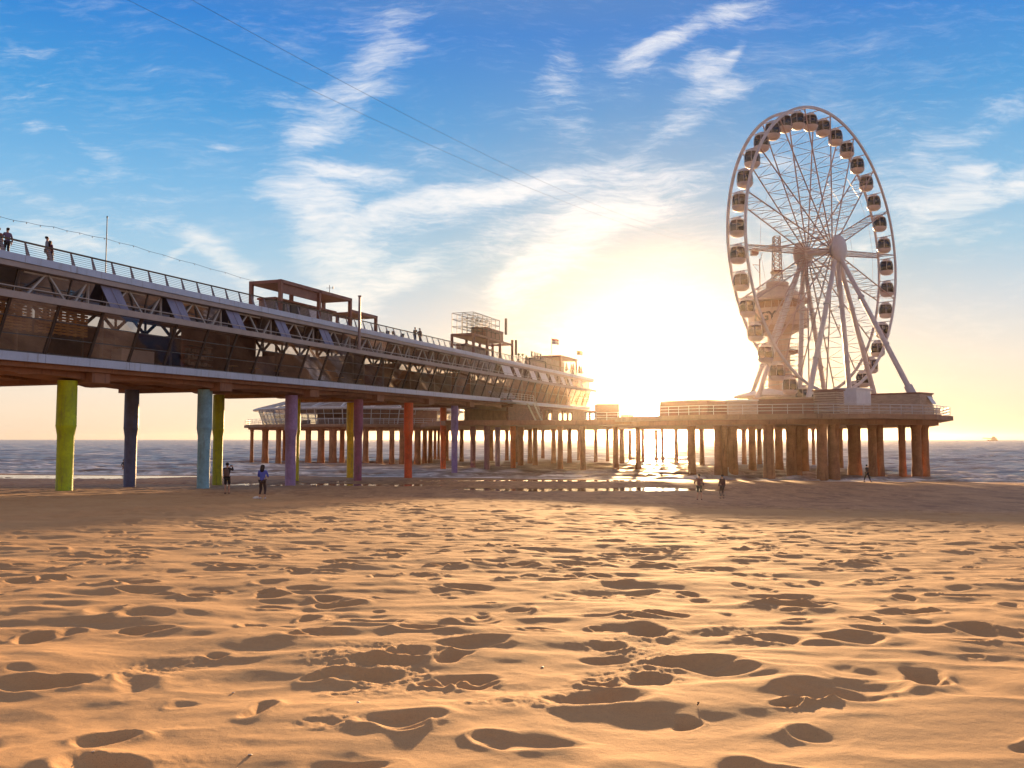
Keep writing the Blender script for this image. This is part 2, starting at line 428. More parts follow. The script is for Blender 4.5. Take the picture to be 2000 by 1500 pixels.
def pool_material():
    m, t, b = new_mat('pool_water')
    g = t.node('ShaderNodeNewGeometry'); P = g.outputs['Position']
    t.put(b.inputs['Base Color'], (.10, .065, .045)); b.inputs['Roughness'].default_value = .07; b.inputs['IOR'].default_value = 1.333
    bp = t.node('ShaderNodeBump'); bp.inputs['Distance'].default_value = .02; bp.inputs['Strength'].default_value = .35
    t.put(bp.inputs['Height'], t.noise(t.mapping(P, sc=(.8, 1.6, 1)), 2.2, 4, .6)); t.put(b.inputs['Normal'], bp.outputs[0])
    return m
PM = pool_material()
for (x0, x1, yc, w, dep), lab in zip(RUN, ('long tide pool on the wet sand left of the yellow green pillar', 'tide pool on the sand behind the two standing people',
                                      'sunlit tide pool in front of the sun, beside the two standing silhouettes', 'narrow tide pool under the middle of the pier')):
    xs = np.linspace(x0 - 2, x1 + 2, 24); vs = []; fs = []
    for i, x in enumerate(xs):
        y = float(yc(np.array(x))); vs += [(x, y - w * 1.5, POOLZ), (x, y + w * 1.5, POOLZ)]
        if i: fs.append((2 * i - 2, 2 * i, 2 * i + 1, 2 * i - 1))
    mb = MB(); mb.add(vs, fs); o = mb.build('tide_pool', PM); tag(o, lab, kind='structure')

def gz(x, y): return float(beach_base(np.array([x], float), np.array([y], float))[0])

# ------------------------------------------------------------------ pier pavilion
AX = Vector((.365, 1, 0)); NIN = Vector((-.9394, .3429, 0)); SL = .0105
def PQ(t, q, zr): return Vector((-46.3 + .365 * t + q * NIN.x, t + q * NIN.y, CAMZ + zr + SL * (t - 48.6)))
def strip(mb, t0, t1, q0, q1, z0, z1, q0t=None, q1t=None):
    q0t = q0 if q0t is None else q0t; q1t = q1 if q1t is None else q1t
    mb.hexa([PQ(t0, q0, z0), PQ(t1, q0, z0), PQ(t1, q1, z0), PQ(t0, q1, z0)], [PQ(t0, q0t, z1), PQ(t1, q0t, z1), PQ(t1, q1t, z1), PQ(t0, q1t, z1)])
T0, T1 = 27.0, 172.5
W = 12.6
TB = 125.5     # where the first bottom fascia stops
pav = empty('pier_pavilion', PQ(100, 6, -4.6 + 0)); pav.location.z = 0
tag(pav, 'long two-storey glazed pier building on coloured pillars, running out to sea', 'pier')
LOC = pav.location.copy()
def P(mb, name, mat, smooth=False, label=None, par=None):
    mb.v = [(a - LOC.x, b - LOC.y, c - LOC.z) for a, b, c in mb.v]
    return mb.build(name, mat, par or pav, smooth, label=label)
# bottom fascia with panel joints
mb = MB(); t = T0
while t < TB:
    strip(mb, t + .012, min(t + 3.158, TB), 1.28, 1.62, 4.6, 5.12); t += 3.17
P(mb, 'base_fascia', M['fascia'])
mb = MB(); t = TB + 6.3
while t < T1 - .5:
    strip(mb, t + .012, min(t + 3.158, T1), 1.28, 1.62, 4.5, 5.0); t += 3.17
P(mb, 'base_fascia', M['fascia'])
mb = MB(); strip(mb, T0, T1, 1.64, W + .3, 4.72, 5.02); P(mb, 'floor_slab', M['soffit'])
mb = MB(); strip(mb, T0, TB + 4, 1.72, W, 4.32, 4.7)
P(mb, 'edge_beam', M['soffit'])
# arched girders across the pillar heads
near = [(130, 57.0, 31), (400, 69.6, 24), (569, 80.8, 20.5), (700, 92.3, 15.5), (798, 103.0, 15.5), (888, 116.0, 12)]
far = [(257, 70.0, 23), (427, 80.0, 18.5), (577, 91.0, 17), (685, 102.5, 13.5), (866, 125., 11)]
mb = MB()
ts = np.arange(T0, TB + 3.9, .6)
for (qa, qb, ph) in ((2.5, 5.6, 57.0), (7.6, 11.9, 70.0)):
    prev = None
    for tt in ts:
        x = ((tt - ph) % 12.0) / 12.0
        h = .34 * math.sin(PI * x) ** .7
        st = .12 if x > .55 else 0
        zb = 3.72 + h - st * (x < .62)
        cur = (PQ(tt, qa, zb), PQ(tt, qb, zb), PQ(tt, qb, 4.31), PQ(tt, qa, 4.31))
        if prev: mb.hexa(prev, cur)
        prev = cur
P(mb, 'arched_girder', M['soffit'])
tt = 33.; 
while tt < TB:
    mb = MB(); strip(mb, tt - .7, tt + .7, 1.9, 12.2, 3.64, 4.3); P(mb, 'cross_beam', M['soffit']); tt += 12.0
# mid ledge and pipe
mb = MB(); strip(mb, T0, T1, -.08, 1.3, 8.12, 8.34); strip(mb, T0, T1, -.16, -.02, 8.02, 8.42)
P(mb, 'ledge', M['tanmetal'])
mb = MB(); mb.tube(PQ(T0, 0.05, 8.72), PQ(T1, .05, 8.72), .035, n=6)
tt = T0
while tt < T1: mb.tube(PQ(tt, .05, 8.36), PQ(tt, .05, 8.72), .02, n=5); tt += 3.17
P(mb, 'ledge_rail', M['truss'])
# roof
mb = MB(); strip(mb, T0, T1, .42, .62, 10.28, 10.72); P(mb, 'roof_fascia', M['fascia'])
mb = MB(); strip(mb, T0, T1, .50, .95, 9.95, 10.26); P(mb, 'roof_beam', M['tanmetal'])
mb = MB(); strip(mb, T0, T1, .64, W + .6, 10.3, 10.6); P(mb, 'roof_slab', M['roofdeck'])
mb = MB(); strip(mb, T0, T1, W + .62, W + .9, 9.95, 10.7); P(mb, 'roof_fascia', M['fascia'])
mb = MB(); strip(mb, T1 + .02, T1 + .3, .42, W + .9, 10.0, 10.72); strip(mb, T1 + .02, T1 + .3, 1.28, W, 4.55, 5.1); P(mb, 'end_fascia', M['fascia'])
# near railing
mb = MB(); mb.bar(PQ(T0, .95, 11.6), PQ(T1, .95, 11.6), .11, .09); P(mb, 'handrail', M['handrail'])
def fin(t):
    m_ = MB()
    a0 = PQ(t - .14, .62, 10.58); a1 = PQ(t + .14, .62, 10.58); b0 = PQ(t - .045, .95, 11.56); b1 = PQ(t + .045, .95, 11.56)
    o_ = NIN * .05
    m_.hexa([a0, a1, a1 + o_, a0 + o_], [b0, b1, b1 + o_, b0 + o_]); return m_
tt = 50.5 - 1.55 * 13; k = 0
while tt < T1 - 9 and k < 96:
    P(fin(tt), 'railing_post', M['post']); tt += 1.55; k += 1
for i in range(6):
    mb = MB(); z = 10.75 + i * .135; q = .64 + .3 * (z - 10.6)
    mb.tube(PQ(T0, q, z), PQ(T1, q, z), .012, n=5); P(mb, 'railing_cable', M['wire'])
# far railing
mb = MB(); mb.bar(PQ(T0, W + .7, 11.6), PQ(T1, W + .7, 11.6), .1, .08)
tt = T0
while tt < T1: mb.bar(PQ(tt, W + .7, 10.7), PQ(tt, W + .7, 11.58), .06, .05); tt += 3.1
P(mb, 'far_railing', M['post'])
# windows of the main storey (lean outwards)
def glaze_q(z): return 1.34 - (z - 5.14) * (1.34 - .22) / (8.1 - 5.14)
kb = -8; bays = []
while True:
    t0 = 52.3 + 3.17 * kb
    if t0 + 3.17 > T1: break
    if t0 >= T0: bays.append(t0)
    kb += 1
def window(t0, t1, zb=5.14, zt=8.1, rows=3, q=None, mat=M['glass'], name='window', w=.07):
    fr = MB(); gq = q or glaze_q
    for tt in (t0 + .05, t1 - .05):
        fr.bar(PQ(tt, gq(zb) , zb), PQ(tt, gq(zt), zt), .1, w, up=AX)
    for i in range(rows + 1):
        z = zb + (zt - zb) * i / rows + (.03 if i == 0 else -.03 if i == rows else 0)
        fr.bar(PQ(t0 + .1, gq(z), z), PQ(t1 - .1, gq(z), z), .05, .05)
    g = MB(); e = NIN * .03
    v = [PQ(t0 + .06, gq(zb), zb), PQ(t1 - .06, gq(zb), zb), PQ(t1 - .06, gq(zt), zt), PQ(t0 + .06, gq(zt), zt)]
    g.add([p + e for p in v], [(0, 1, 2, 3)])
    f = P(fr, name, M['mullion']); P(g, 'pane', mat, par=f)
    return f
for t0 in bays:
    window(t0, t0 + 3.17, rows=3 if t0 < 110 else 2)
# truss band of the upper storey
tt = 52.0 - 6.1 * 4
while tt < T1 - 3:
    mb = MB()
    a = PQ(tt, 1.0, 9.9)
    for dt in (-1.35, 1.35): mb.bar(PQ(tt + dt, 1.0, 8.45), PQ(tt + dt * .08, 1.0, 9.92), .125, .11)
    mb.bar(PQ(tt + 2.0, 1.1, 8.45), PQ(tt + 2.9, 1.1, 9.93), .14, .12)
    mb.bar(PQ(tt + 3.05, 1.1, 8.45), PQ(tt + 3.05, 1.1, 9.93), .13, .12)
    mb.bar(PQ(tt - 1.5, 1.02, 9.86), PQ(tt + 1.5, 1.02, 9.86), .1, .1)
    P(mb, 'truss_brace', M['truss'])
    if tt < T1 - 6:
        fr = MB(); g = MB()
        for x in (tt - 1.75, tt + 1.75, tt + 4.25): fr.bar(PQ(x, 1.45, 8.36), PQ(x, .98, 9.94), .08, .08, up=AX)
        fr.bar(PQ(tt - 1.75, 1.3, 8.9), PQ(tt + 4.25, 1.3, 8.9), .05, .05)
        f = P(fr, 'upper_window', M['mullion'])
        g.add([PQ(tt - 1.75, 1.46, 8.36), PQ(tt + 4.3, 1.46, 8.36), PQ(tt + 4.3, 1.0, 9.94), PQ(tt - 1.75, 1.0, 9.94)], [(0, 1, 2, 3)])
        P(g, 'pane', M['glass'], par=f)
    tt += 6.1
def panel(t0, t1, mat=M['panel']):
    m_ = MB(); e = NIN * .05
    b0, b1 = PQ(t0 + .25, .35, 8.5), PQ(t1 + .25, .35, 8.5); c0, c1 = PQ(t0 - .2, .78, 9.9), PQ(t1 - .2, .78, 9.9)
    m_.hexa([b0, b1, b1 + e, b0 + e], [c0, c1, c1 + e, c0 + e])
    m_.bar(PQ((t0 + t1) / 2 + .25, .33, 8.5), PQ((t0 + t1) / 2 - .2, .76, 9.9), .05, .05)
    P(m_, 'tilted_panel', mat)
for t0, w in ((49.9 - 6.1, 1.4), (55.9, 1.5), (61.5, 1.5), (67.6, 1.5), (73.6, 1.4), (80., 1.5), ): panel(t0, t0 + w)
def t_of(x, q=.5): return (46.3 + .9394 * q + (x - 1000) / F * .3429 * q) / (.365 - (x - 1000) / F)
for xa, xb in ((983, 1000), (1008, 1016), (1038, 1047), (1057, 1070), (1078, 1085), (1098, 1104), (1113, 1118), (1134, 1138)):
    panel(t_of(xa), t_of(xb), M['palepanel'])
# louvre slats behind the truss in the middle
mb = MB(); tt = 87.
while tt < 133: mb.bar(PQ(tt, 1.75, 8.4), PQ(tt, 1.75, 9.95), .05, .12, up=AX); tt += .42
P(mb, 'louvres', M['brown'])
# back wall: boards, then a clear strip with truss
mb = MB(); rb = random.Random(4); tt = T0
while tt < T1:
    if rb.random() < .8 or tt < 60: strip(mb, tt, tt + 3.17, W - .1, W + .1, 5.05, 8.9)
    else: strip(mb, tt, tt + 3.17, W - .1, W + .1, 5.05, 6.3)
    tt += 3.17
P(mb, 'back_wall', M['interior'])
mb = MB(); tt = T0
while tt < T1 - 3:
    mb.bar(PQ(tt, W, 8.9), PQ(tt + 1.5, W, 10.25), .2, .2); mb.bar(PQ(tt + 1.5, W, 10.25), PQ(tt + 3.1, W, 8.9), .2, .2)
    mb.bar(PQ(tt, W, 5.1), PQ(tt, W, 10.3), .16, .16); tt += 3.17
P(mb, 'back_truss', M['dark'])
# interior: upper gallery beam, partitions, columns
mb = MB(); strip(mb, T0, T1, 1.35, 1.9, 8.1, 8.3); P(mb, 'gallery_floor', M['interior'])
rb = random.Random(9); tt = T0 + 2
while tt < T1:
    mb = MB(); q0 = rb.uniform(4., 6.5); strip(mb, tt, tt + .15, q0, W - .12, 5.05, rb.choice((8.2, 8.8, 10.28))); P(mb, 'partition', M['interior'] if rb.random() < .7 else M['interior2']); tt += rb.uniform(7, 12)
mb = MB(); tt = T0
while tt < T1: mb.tube(PQ(tt, 3.8, 5.03), PQ(tt, 3.8, 10.29), .12, n=8); tt += 6.34
P(mb, 'columns', M['interior2'])
# end wall glazing
mb = MB()
for i in range(9):
    q = 1.4 + i * (W - 1.6) / 8; mb.bar(PQ(T1 + .1, q, 5.1), PQ(T1 + .1, q, 10.0), .1, .1)
for z in (6.2, 7.2, 8.2, 9.1): mb.bar(PQ(T1 + .1, 1.4, z), PQ(T1 + .1, W - .2, z), .08, .08)
f = P(mb, 'end_window', M['mullion'])
g = MB(); g.add([PQ(T1 + .06, 1.4, 5.1), PQ(T1 + .06, W, 5.1), PQ(T1 + .06, W, 10.), PQ(T1 + .06, 1.4, 10.)], [(0, 1, 2, 3)]); P(g, 'pane', M['glass'], par=f)

# coloured pillars
PC = {}
def pc(rgb):
    if rgb not in PC: PC[rgb] = paint('pillar_paint', rgb, .6, 0, .17, .9, .2, stain=((105, 86, 64), .5))
    return PC[rgb]
def pillar(x, d, w, rgb, label, top=3.75, low=0.85):
    X = (x - 1000) / F * d; rt = w * d / F / 2 * 1.19; rb_ = w * d / F / 2
    ztop = CAMZ + top + SL * (d - 48.6); g_ = gz(X, d)
    zs = CAMZ + low
    m_ = MB(); m_.lathe((X, d, 0), [(rb_ * 1.0, g_ - .8), (rb_, g_ + .12), (rb_ * .985, g_ + .14), (rb_, zs - .62), (rb_ * 1.01, zs - .58), (rt * 1.0, zs), (rt * 1.03, zs + .06), (rt, zs + .12), (rt * .97, ztop)], 40)
    return P(m_, 'pillar', pc(rgb), True, label)
cols_near = [((186, 202, 20), 'yellow green pillar nearest the camera'), ((134, 176, 190), 'pale blue pillar'), ((168, 132, 172), 'violet pillar beside the woman in blue'),
             ((158, 88, 110), 'plum pillar'), ((222, 88, 28), 'bright orange pillar'), ((150, 124, 176), 'lavender pillar')]
for (x, d, w), (c, l) in zip(near, cols_near): pillar(x, d, w, c, l)
cols_far = [((92, 96, 128), 'slate blue pillar'), ((172, 172, 10), 'olive yellow pillar'), ((206, 190, 20), 'yellow pillar hidden behind the violet one'), ((226, 186, 20), 'golden yellow pillar'), ((226, 100, 40), 'orange pillar of the far row')]
for (x, d, w), (c, l) in zip(far, cols_far): pillar(x, d, w, c, l)
for x, d, w, c, l in ((924, 133, 10.5, (150, 100, 110), 'mauve pillar'), (951, 126, 11, (150, 96, 110), 'dusky pink pillar'), (972, 142, 9.5, (160, 130, 170), 'pale lavender pillar'),
                      (1002, 131, 10.5, (214, 110, 40), 'orange pillar of the outer end'), (1017, 140, 11.5, (176, 120, 80), None)):
    pillar(x, d, w, c, l, top=1.9 if x > 905 else 3.75)
def piles(par, lst, zt, name='pile', mat=None, r=None):
    for x, d, w in lst:
        X = (x - 1000) / F * d; rr = w * d / F / 2
        m_ = MB(); m_.lathe((X, d, 0), [(rr * 1.12, -3.2), (rr * 1.12, .9), (rr, 1.6), (rr, zt - .5), (rr * 1.25, zt - .1), (rr * 1.25, zt)], 14)
        m_.v = [(a - par.location.x, b - par.location.y, c - par.location.z) for a, b, c in m_.v]
        m_.build(name, mat or M['concrete'], par, True)
def railing(mb, pts, z, h=1.05, sp=1.5, rails=3, r=.03):
    for (a, b) in zip(pts[:-1], pts[1:]):
        a = Vector((*a, z)); b = Vector((*b, z)); L = (b - a).length; n = max(1, round(L / sp))
        for i in range(n + 1):
            p = a.lerp(b, i / n); mb.tube(p, p + Vector((0, 0, h)), r, n=5)
        for k in range(rails):
            zz = Vector((0, 0, h * (k + 1) / rails)); mb.tube(a + zz, b + zz, r * (1.2 if k == rails - 1 else .8), n=5)

# ------------------------------------------------------------------ lower pier deck (hub) with its lower storey
hub = empty('lower_pier_deck', (5, 150, 0)); tag(hub, 'lower concrete pier deck on many piles, below and beyond the glazed building', 'pier deck')
def H_(mb, name, mat, smooth=False, par=hub, label=None):
    o = par
    while o.parent: o = o.parent
    mb.v = [(a - o.location.x, b - o.location.y, c - o.location.z) for a, b, c in mb.v]
    return mb.build(name, mat, par, smooth, label=label)
hpoly = [(-9, 121), (3, 120), (13, 118), (24, 112), (33, 122), (33, 150), (22, 176), (10, 192), (-12, 192), (-18, 172), (-14, 140)]
mb = MB(); mb.prism(hpoly, CAMZ + 1.95, CAMZ + 2.55); H_(mb, 'deck_slab', M['cdeck'])
mb = MB()
for i in range(len(hpoly)):
    a, b = Vector(hpoly[i]), Vector(hpoly[(i + 1) % len(hpoly)])
    d = (b - a).normalized(); n = Vector((d.y, -d.x)) * .12
    mb.bar((a.x + n.x, a.y + n.y, CAMZ + 2.3), (b.x + n.x, b.y + n.y, CAMZ + 2.3), .25, .62)
H_(mb, 'deck_edge', M['soffit'])
mb = MB(); railing(mb, [(10, 118.8), (24, 112.4), (29, 117)], CAMZ + 2.56); railing(mb, [(33, 150), (22, 176), (10, 191.5)], CAMZ + 2.56); H_(mb, 'railing', M['white'])
hp = [(1035, 168, 9), (1045, 150, 9.5), (1081, 165, 9), (1094, 132, 10.5), (1112, 160, 8.5), (1138, 131, 10.5), (1163, 178, 6.5), (1186, 175, 6), (1202, 124.5, 11), (1214, 160, 9.5),
      (1230, 185, 6), (1246, 130, 10.5), (1255, 172, 6), (1281, 183, 5.8), (1293, 175, 5.5), (1320, 165, 7.5), (1060, 186, 6.5), (990, 183, 7), (1008, 172, 7), (960, 180, 7.5), (1130, 186, 6), (902, 176, 8), (1345, 172, 7)]
piles(hub, hp, CAMZ + 1.95)
# lower storey under the outer end of the building
mb = MB(); rb = random.Random(2)
def hexpq(mb, t0, t1, q0, q1, z0, z1): strip(mb, t0, t1, q0, q1, z0, z1)
tt = 131.
mbw = MB()
while tt < T1 + 6:
    hexpq(mbw, tt, tt + .5, 2.2, 2.5, 1.5, 4.1)
    if rb.random() < .45 or tt < 139: hexpq(mbw, tt + .5, tt + 3, 2.22, 2.46, 1.5, 4.1)
    else: hexpq(mbw, tt + .5, tt + 3, 2.22, 2.46, 1.5, 2.3)
    tt += 3
hexpq(mbw, 131, T1 + 6, 1.5, W, 4.0, 4.45)
H_(mbw, 'lower_wall', M['brown'])
mbw = MB(); tt = 131.
while tt < T1 + 6:
    if rb.random() < .5: hexpq(mbw, tt, tt + 3, W - .6, W - .4, 1.4, 4.0)
    tt += 3
H_(mbw, 'rear_wall', M['interior'])
# balcony and stair beside it
mb = MB(); strip(mb, TB, TB + 9, -.6, 3., 4.62, 4.86); H_(mb, 'balcony', M['fascia'])
mb = MB()
def pqrail(mb, a, b, z0, z1, h=1.0, n=5, r=.03):
    for i in range(n + 1):
        p = PQ(a[0] + (b[0] - a[0]) * i / n, a[1] + (b[1] - a[1]) * i / n, z0 + (z1 - z0) * i / n); mb.tube(p, p + Vector((0, 0, h)), r, n=5)
    for k in range(1, 4):
        mb.tube(PQ(a[0], a[1], z0 + h * k / 3), PQ(b[0], b[1], z1 + h * k / 3), r * .8, n=5)
pqrail(mb, (TB, -.5), (TB + 9, -.5), 4.86, 4.86, n=7); pqrail(mb, (TB, -.5), (TB, 1.2), 4.86, 4.86, n=2)
H_(mb, 'balcony_railing', M['truss'])
mb = MB()
for q in (-.5, .5):
    a, b = PQ(TB + 9, q, 4.7), PQ(TB + 13.2, q, 1.9); mb.bar(a, b, .12, .35)
for i in range(14):
    f_ = (i + .5) / 14; strip(mb, TB + 9 + 4.2 * f_ - .16, TB + 9 + 4.2 * f_ + .16, -.45, .45, 4.74 - 2.8 * f_, 4.79 - 2.8 * f_)
pqrail(mb, (TB + 9, -.55), (TB + 13.2, -.55), 4.86, 2.0, n=6)
H_(mb, 'stair', M['truss'])
# small end building
mb = MB(); mb.prism([(17.2, 177), (21.8, 177), (22, 184), (17.4, 184)], CAMZ + 2.56, CAMZ + 7.2); H_(mb, 'stair_tower', M['brown'])
mb = MB(); mb.prism([(24, 170), (30, 168), (30, 178), (24, 178)], CAMZ + 2.56, CAMZ + 4.3); mb.prism([(22, 172), (24, 172), (24, 176), (22, 176)], CAMZ + 2.56, CAMZ + 4.9); H_(mb, 'low_building', M['slatwood'])

# ------------------------------------------------------------------ round restaurant island
RC = Vector((-31.5, 182, 0)); RN = 24
isl = empty('round_restaurant', RC); tag(isl, 'many-sided glass restaurant with white roof beams on its own ring of piles', 'restaurant')
def ring(R, a0=0): return [(R * math.cos(a0 + 2 * PI * i / RN), R * math.sin(a0 + 2 * PI * i / RN)) for i in range(RN)]
def RP(R, i, z): a = 2 * PI * i / RN; return Vector((R * math.cos(a), R * math.sin(a), z))
DZ = CAMZ + 2.3
m_ = MB(); m_.prism(ring(23.4), DZ, DZ + .5); m_.build('deck_slab', M['cdeck'], isl)
m_ = MB(); m_.prism(ring(22.6), DZ - .35, DZ - .01); m_.build('edge_beam', M['soffit'], isl)
m_ = MB()
for i in range(RN):
    a, b = RP(23.2, i, DZ + .51), RP(23.2, i + 1, DZ + .51)
    for k in range(3): p = a.lerp(b, k / 3); m_.tube(p, p + Vector((0, 0, 1.05)), .04, n=5)
    for z in (.35, .7, 1.05): m_.tube(a + Vector((0, 0, z)), b + Vector((0, 0, z)), .03, n=5)
m_.build('railing', M['white'], isl)
for i in range(RN):
    m_ = MB(); a0, a1 = RP(19.6, i, DZ + .5), RP(19.6, i + 1, DZ + .5); b0, b1 = RP(20.6, i, DZ + 3.4), RP(20.6, i + 1, DZ + 3.4)
    for f_ in (0, .33, .66, 1): m_.bar(a0.lerp(a1, f_), b0.lerp(b1, f_), .16 if f_ in (0,) else .07)
    for f_ in (.02, .35, .7, .98): m_.bar(a0.lerp(b0, f_), a1.lerp(b1, f_), .09)
    w_ = m_.build('window', M['white'], isl)
    g = MB(); g.add([p * .998 for p in (a0, a1, b1, b0)], [(0, 1, 2, 3)]); g.build('pane', M['glass2'], w_)
m_ = MB()
for i in range(RN): m_.tube(RP(21.6, i, DZ + 3.55), RP(21.6, i + 1, DZ + 3.55), .2, n=8)
m_.build('eaves_pipe', M['white'], isl)
m_ = MB()
for i in range(RN):
    m_.bar(RP(21.4, i, DZ + 3.7), RP(11.5, i, DZ + 6.3), .28, .3); m_.bar(RP(21.4, i, DZ + 3.7), RP(15, i + 1, DZ + 5.5), .16, .16)
m_.build('roof_beams', M['white'], isl)
m_ = MB(); m_.lathe((0, 0, 0), [(20.2, DZ + 3.45), (11.6, DZ + 5.4), (0.3, DZ + 5.6)], RN, cap=False); m_.lathe((0, 0, 0), [(11.3, DZ + 5.2), (11.3, DZ + 6.4), (.3, DZ + 6.9)], RN, cap=False)
m_.build('roof', M['interior2'], isl)
m_ = MB(); m_.prism(ring(9), DZ + .5, DZ + 5.3)
for i in range(0, RN, 2): m_.obox(RP(12.5, i, 0), (1.4, 0, 0), (0, 1.2, 0), DZ + .5, DZ + 1.6)
m_.obox((3, -19, 0), (14, 5, 0), (0, .3, 0), DZ + .5, DZ + 3.2)
m_.build('core', M['interior'], isl)
lp = [(493, 178, 6.5), (519, 170, 12), (545, 166, 10), (556, 186, 6), (603, 163, 11), (628, 162, 13.5), (651, 160, 15), (669, 163, 9.5), (715, 160, 11), (742, 160, 12), (766, 161, 10), (786, 160, 11), (816, 161, 12.5), (830, 166, 9), (841, 170, 8.5), (850, 185, 5.5), (857, 188, 5), (873, 178, 7.5), (887, 180, 6)]
piles(isl, lp, DZ - .34)
m_ = MB(); m_.prism([(21, -10), (19, -16), (40, -14), (40, -6), (24, -4)], DZ + .02, DZ + .46); m_.build('link_bridge', M['cdeck'], isl)

# ------------------------------------------------------------------ wheel platform
WC = Vector((43.64, 122, 31.10)); az = math.radians(139.34); WNv = Vector((math.sin(az), math.cos(az), 0)); WTv = Vector((-WNv.y, WNv.x, 0)); WR = 20.17
plat = empty('wheel_platform', (40, 120, 0)); tag(plat, 'concrete platform on thick brown piles carrying the big wheel', 'platform')
def W_(mb, name, mat, smooth=False, label=None): return H_(mb, name, mat, smooth, plat, label)
PZ = CAMZ + 2.9
ppoly = [(15, 112), (22, 103), (33, 98.5), (42, 99), (50, 102.5), (55.5, 109.5), (61, 124), (58, 146), (44, 160), (26, 160), (14, 150), (11, 130)]
mb = MB(); mb.prism(ppoly, CAMZ + 2.35, PZ); W_(mb, 'deck_slab', M['cdeck'])
inner = [(38 + (x - 38) * .93, 128 + (y - 128) * .93) for x, y in ppoly]
mb = MB(); mb.prism(inner, CAMZ + 1.75, CAMZ + 2.34); W_(mb, 'edge_beam', M['soffit'])
mb = MB(); rp = [(38 + (x - 38) * .985, 128 + (y - 128) * .985) for x, y in ppoly]; railing(mb, rp[:8], PZ + .01, 1.1, 1.7, 3, .035); W_(mb, 'railing', M['white'])
wp = [(1350, 112, 15), (1370, 150, 9), (1401, 110, 14), (1413, 112, 12), (1431, 117, 17), (1452, 158, 9), (1468, 122, 14), (1482, 150, 9), (1500, 103, 21), (1520, 126, 15), (1544, 108, 18), (1558, 112, 12), (1570, 118, 15),
      (1587, 150, 6), (1604, 101.5, 20), (1626, 102, 21), (1667, 108, 24), (1702, 106, 16), (1716, 107, 15), (1760, 108, 13), (1788, 106.5, 18), (1803, 108, 17), (1540, 140, 12), (1420, 140, 12), (1640, 140, 9)]
piles(plat, wp, CAMZ + 1.76)
# planked bulwark
mb = MB()
bp_ = [(37.5, 99.6), (42, 100.2), (49.3, 103.9), (53.6, 109.0)]
for (a, b) in zip(bp_[:-1], bp_[1:]):
    for k in range(4): mb.bar((*a, PZ + .14 + k * .25), (*b, PZ + .14 + k * .25), .06, .21)
W_(mb, 'bulwark', M['slatwood'])
# kiosks on the platform
def slat_house(par_name, C0, e1, e2, z0, h, mats, label, cat, slats=True, awning=None, group=None):
    C0 = Vector((*C0, z0)); e1 = Vector((*e1, 0)); e2 = Vector((*e2, 0))
    o = empty(par_name, C0 + (e1 + e2) / 2); tag(o, label, cat, group)
    off = o.location
    def B(mb, name, mat): mb.v = [(a - off.x, b - off.y, c - off.z) for a, b, c in mb.v]; return mb.build(name, mat, o)
    m_ = MB(); m_.obox(C0, e1, e2, z0, z0 + h); B(m_, 'wall', mats[0])
    m_ = MB(); d1 = e1.normalized() * .15; d2 = e2.normalized() * .15
    m_.obox(C0 - d1 - d2, e1 + 2 * d1, e2 + 2 * d2, z0 + h + .01, z0 + h + .2); B(m_, 'roof', mats[1])
    if slats:
        m_ = MB(); n = int(h / .28)
        for k in range(n):
            z = z0 + .14 + k * .28
            for a, b in ((C0 - d1 * .2 - d2 * .3, C0 + e1 - d2 * .3), (C0 - d1 * .3 - d2 * .2, C0 + e2 - d1 * .3)):
                m_.bar((a.x, a.y, z), (b.x, b.y, z), .05, .2)
        B(m_, 'slats', mats[2])
    return o, B
slat_house('slatted_cabin', (50.6, 108), (-4.7, 4.1), (2.7, 2.3), PZ, 2.75, (M['slatwood'], M['corten'], M['slatwood']), 'slatted timber cabin with a flat roof at the right end of the platform', 'cabin')
slat_house('slatted_kiosk', (38.6, 103.5), (-1.9, 2.22), (1.3, 1.1), PZ, 2.9, (M['brown'], M['corten'], M['slatwood']), 'small square slatted kiosk directly below the wheel legs', 'kiosk')
slat_house('ticket_booth', (42.0, 106), (-1.3, 1.5), (2.7, 2.3), PZ, 3.2, (M['palepanel'], M['palepanel'], M['white']), 'plain white boxy booth left of the slatted cabin', 'booth', slats=False)
slat_house('engine_house', (36.2, 104.6), (-6.5, 2.2), (2.6, 6.5), PZ, 2.0, (M['brown'], M['slatwood'], M['brown']), 'low brown building with horizontal boards below the left of the wheel', 'building')
slat_house('round_end_pavilion', (24.5, 109), (-5.3, 4.2), (4, 5), PZ, 1.9, (M['brown'], M['slatwood'], M['brown']), 'brown building at the left edge of the wheel platform, next to the sun', 'building')
aw, B = slat_house('beach_hut', (29.8, 106), (-3.2, 1.6), (1.6, 3.2), PZ, 1.75, (M['slatwood'], M['white'], M['slatwood']), 'pale low hut between the two brown platform buildings', 'hut')
# awning window on the cabin end
aw = MB(); p0 = Vector((50.6, 108, PZ)) + Vector((2.7, 2.3, 0)) * .5
e = Vector((2.7, 2.3, 0)).normalized(); n_ = Vector((.649, -.76, 0))
aw.hexa([p0 + n_ * .75 + Vector((0, 0, 1.5)) + e * .1, p0 + n_ * .75 + Vector((0, 0, 1.5)) + e * 1.2, p0 + n_ * .79 + Vector((0, 0, 1.5)) + e * 1.2, p0 + n_ * .79 + Vector((0, 0, 1.5)) + e * .1],
        [p0 + n_ * .1 + Vector((0, 0, 2.5)) + e * .1, p0 + n_ * .1 + Vector((0, 0, 2.5)) + e * 1.2, p0 + n_ * .14 + Vector((0, 0, 2.5)) + e * 1.2, p0 + n_ * .14 + Vector((0, 0, 2.5)) + e * .1])
cabin = bpy.data.objects['slatted_cabin']; aw.v = [tuple(Vector(v) - cabin.location) for v in aw.v]; aw.build('window_flap', M['palepanel'], cabin)

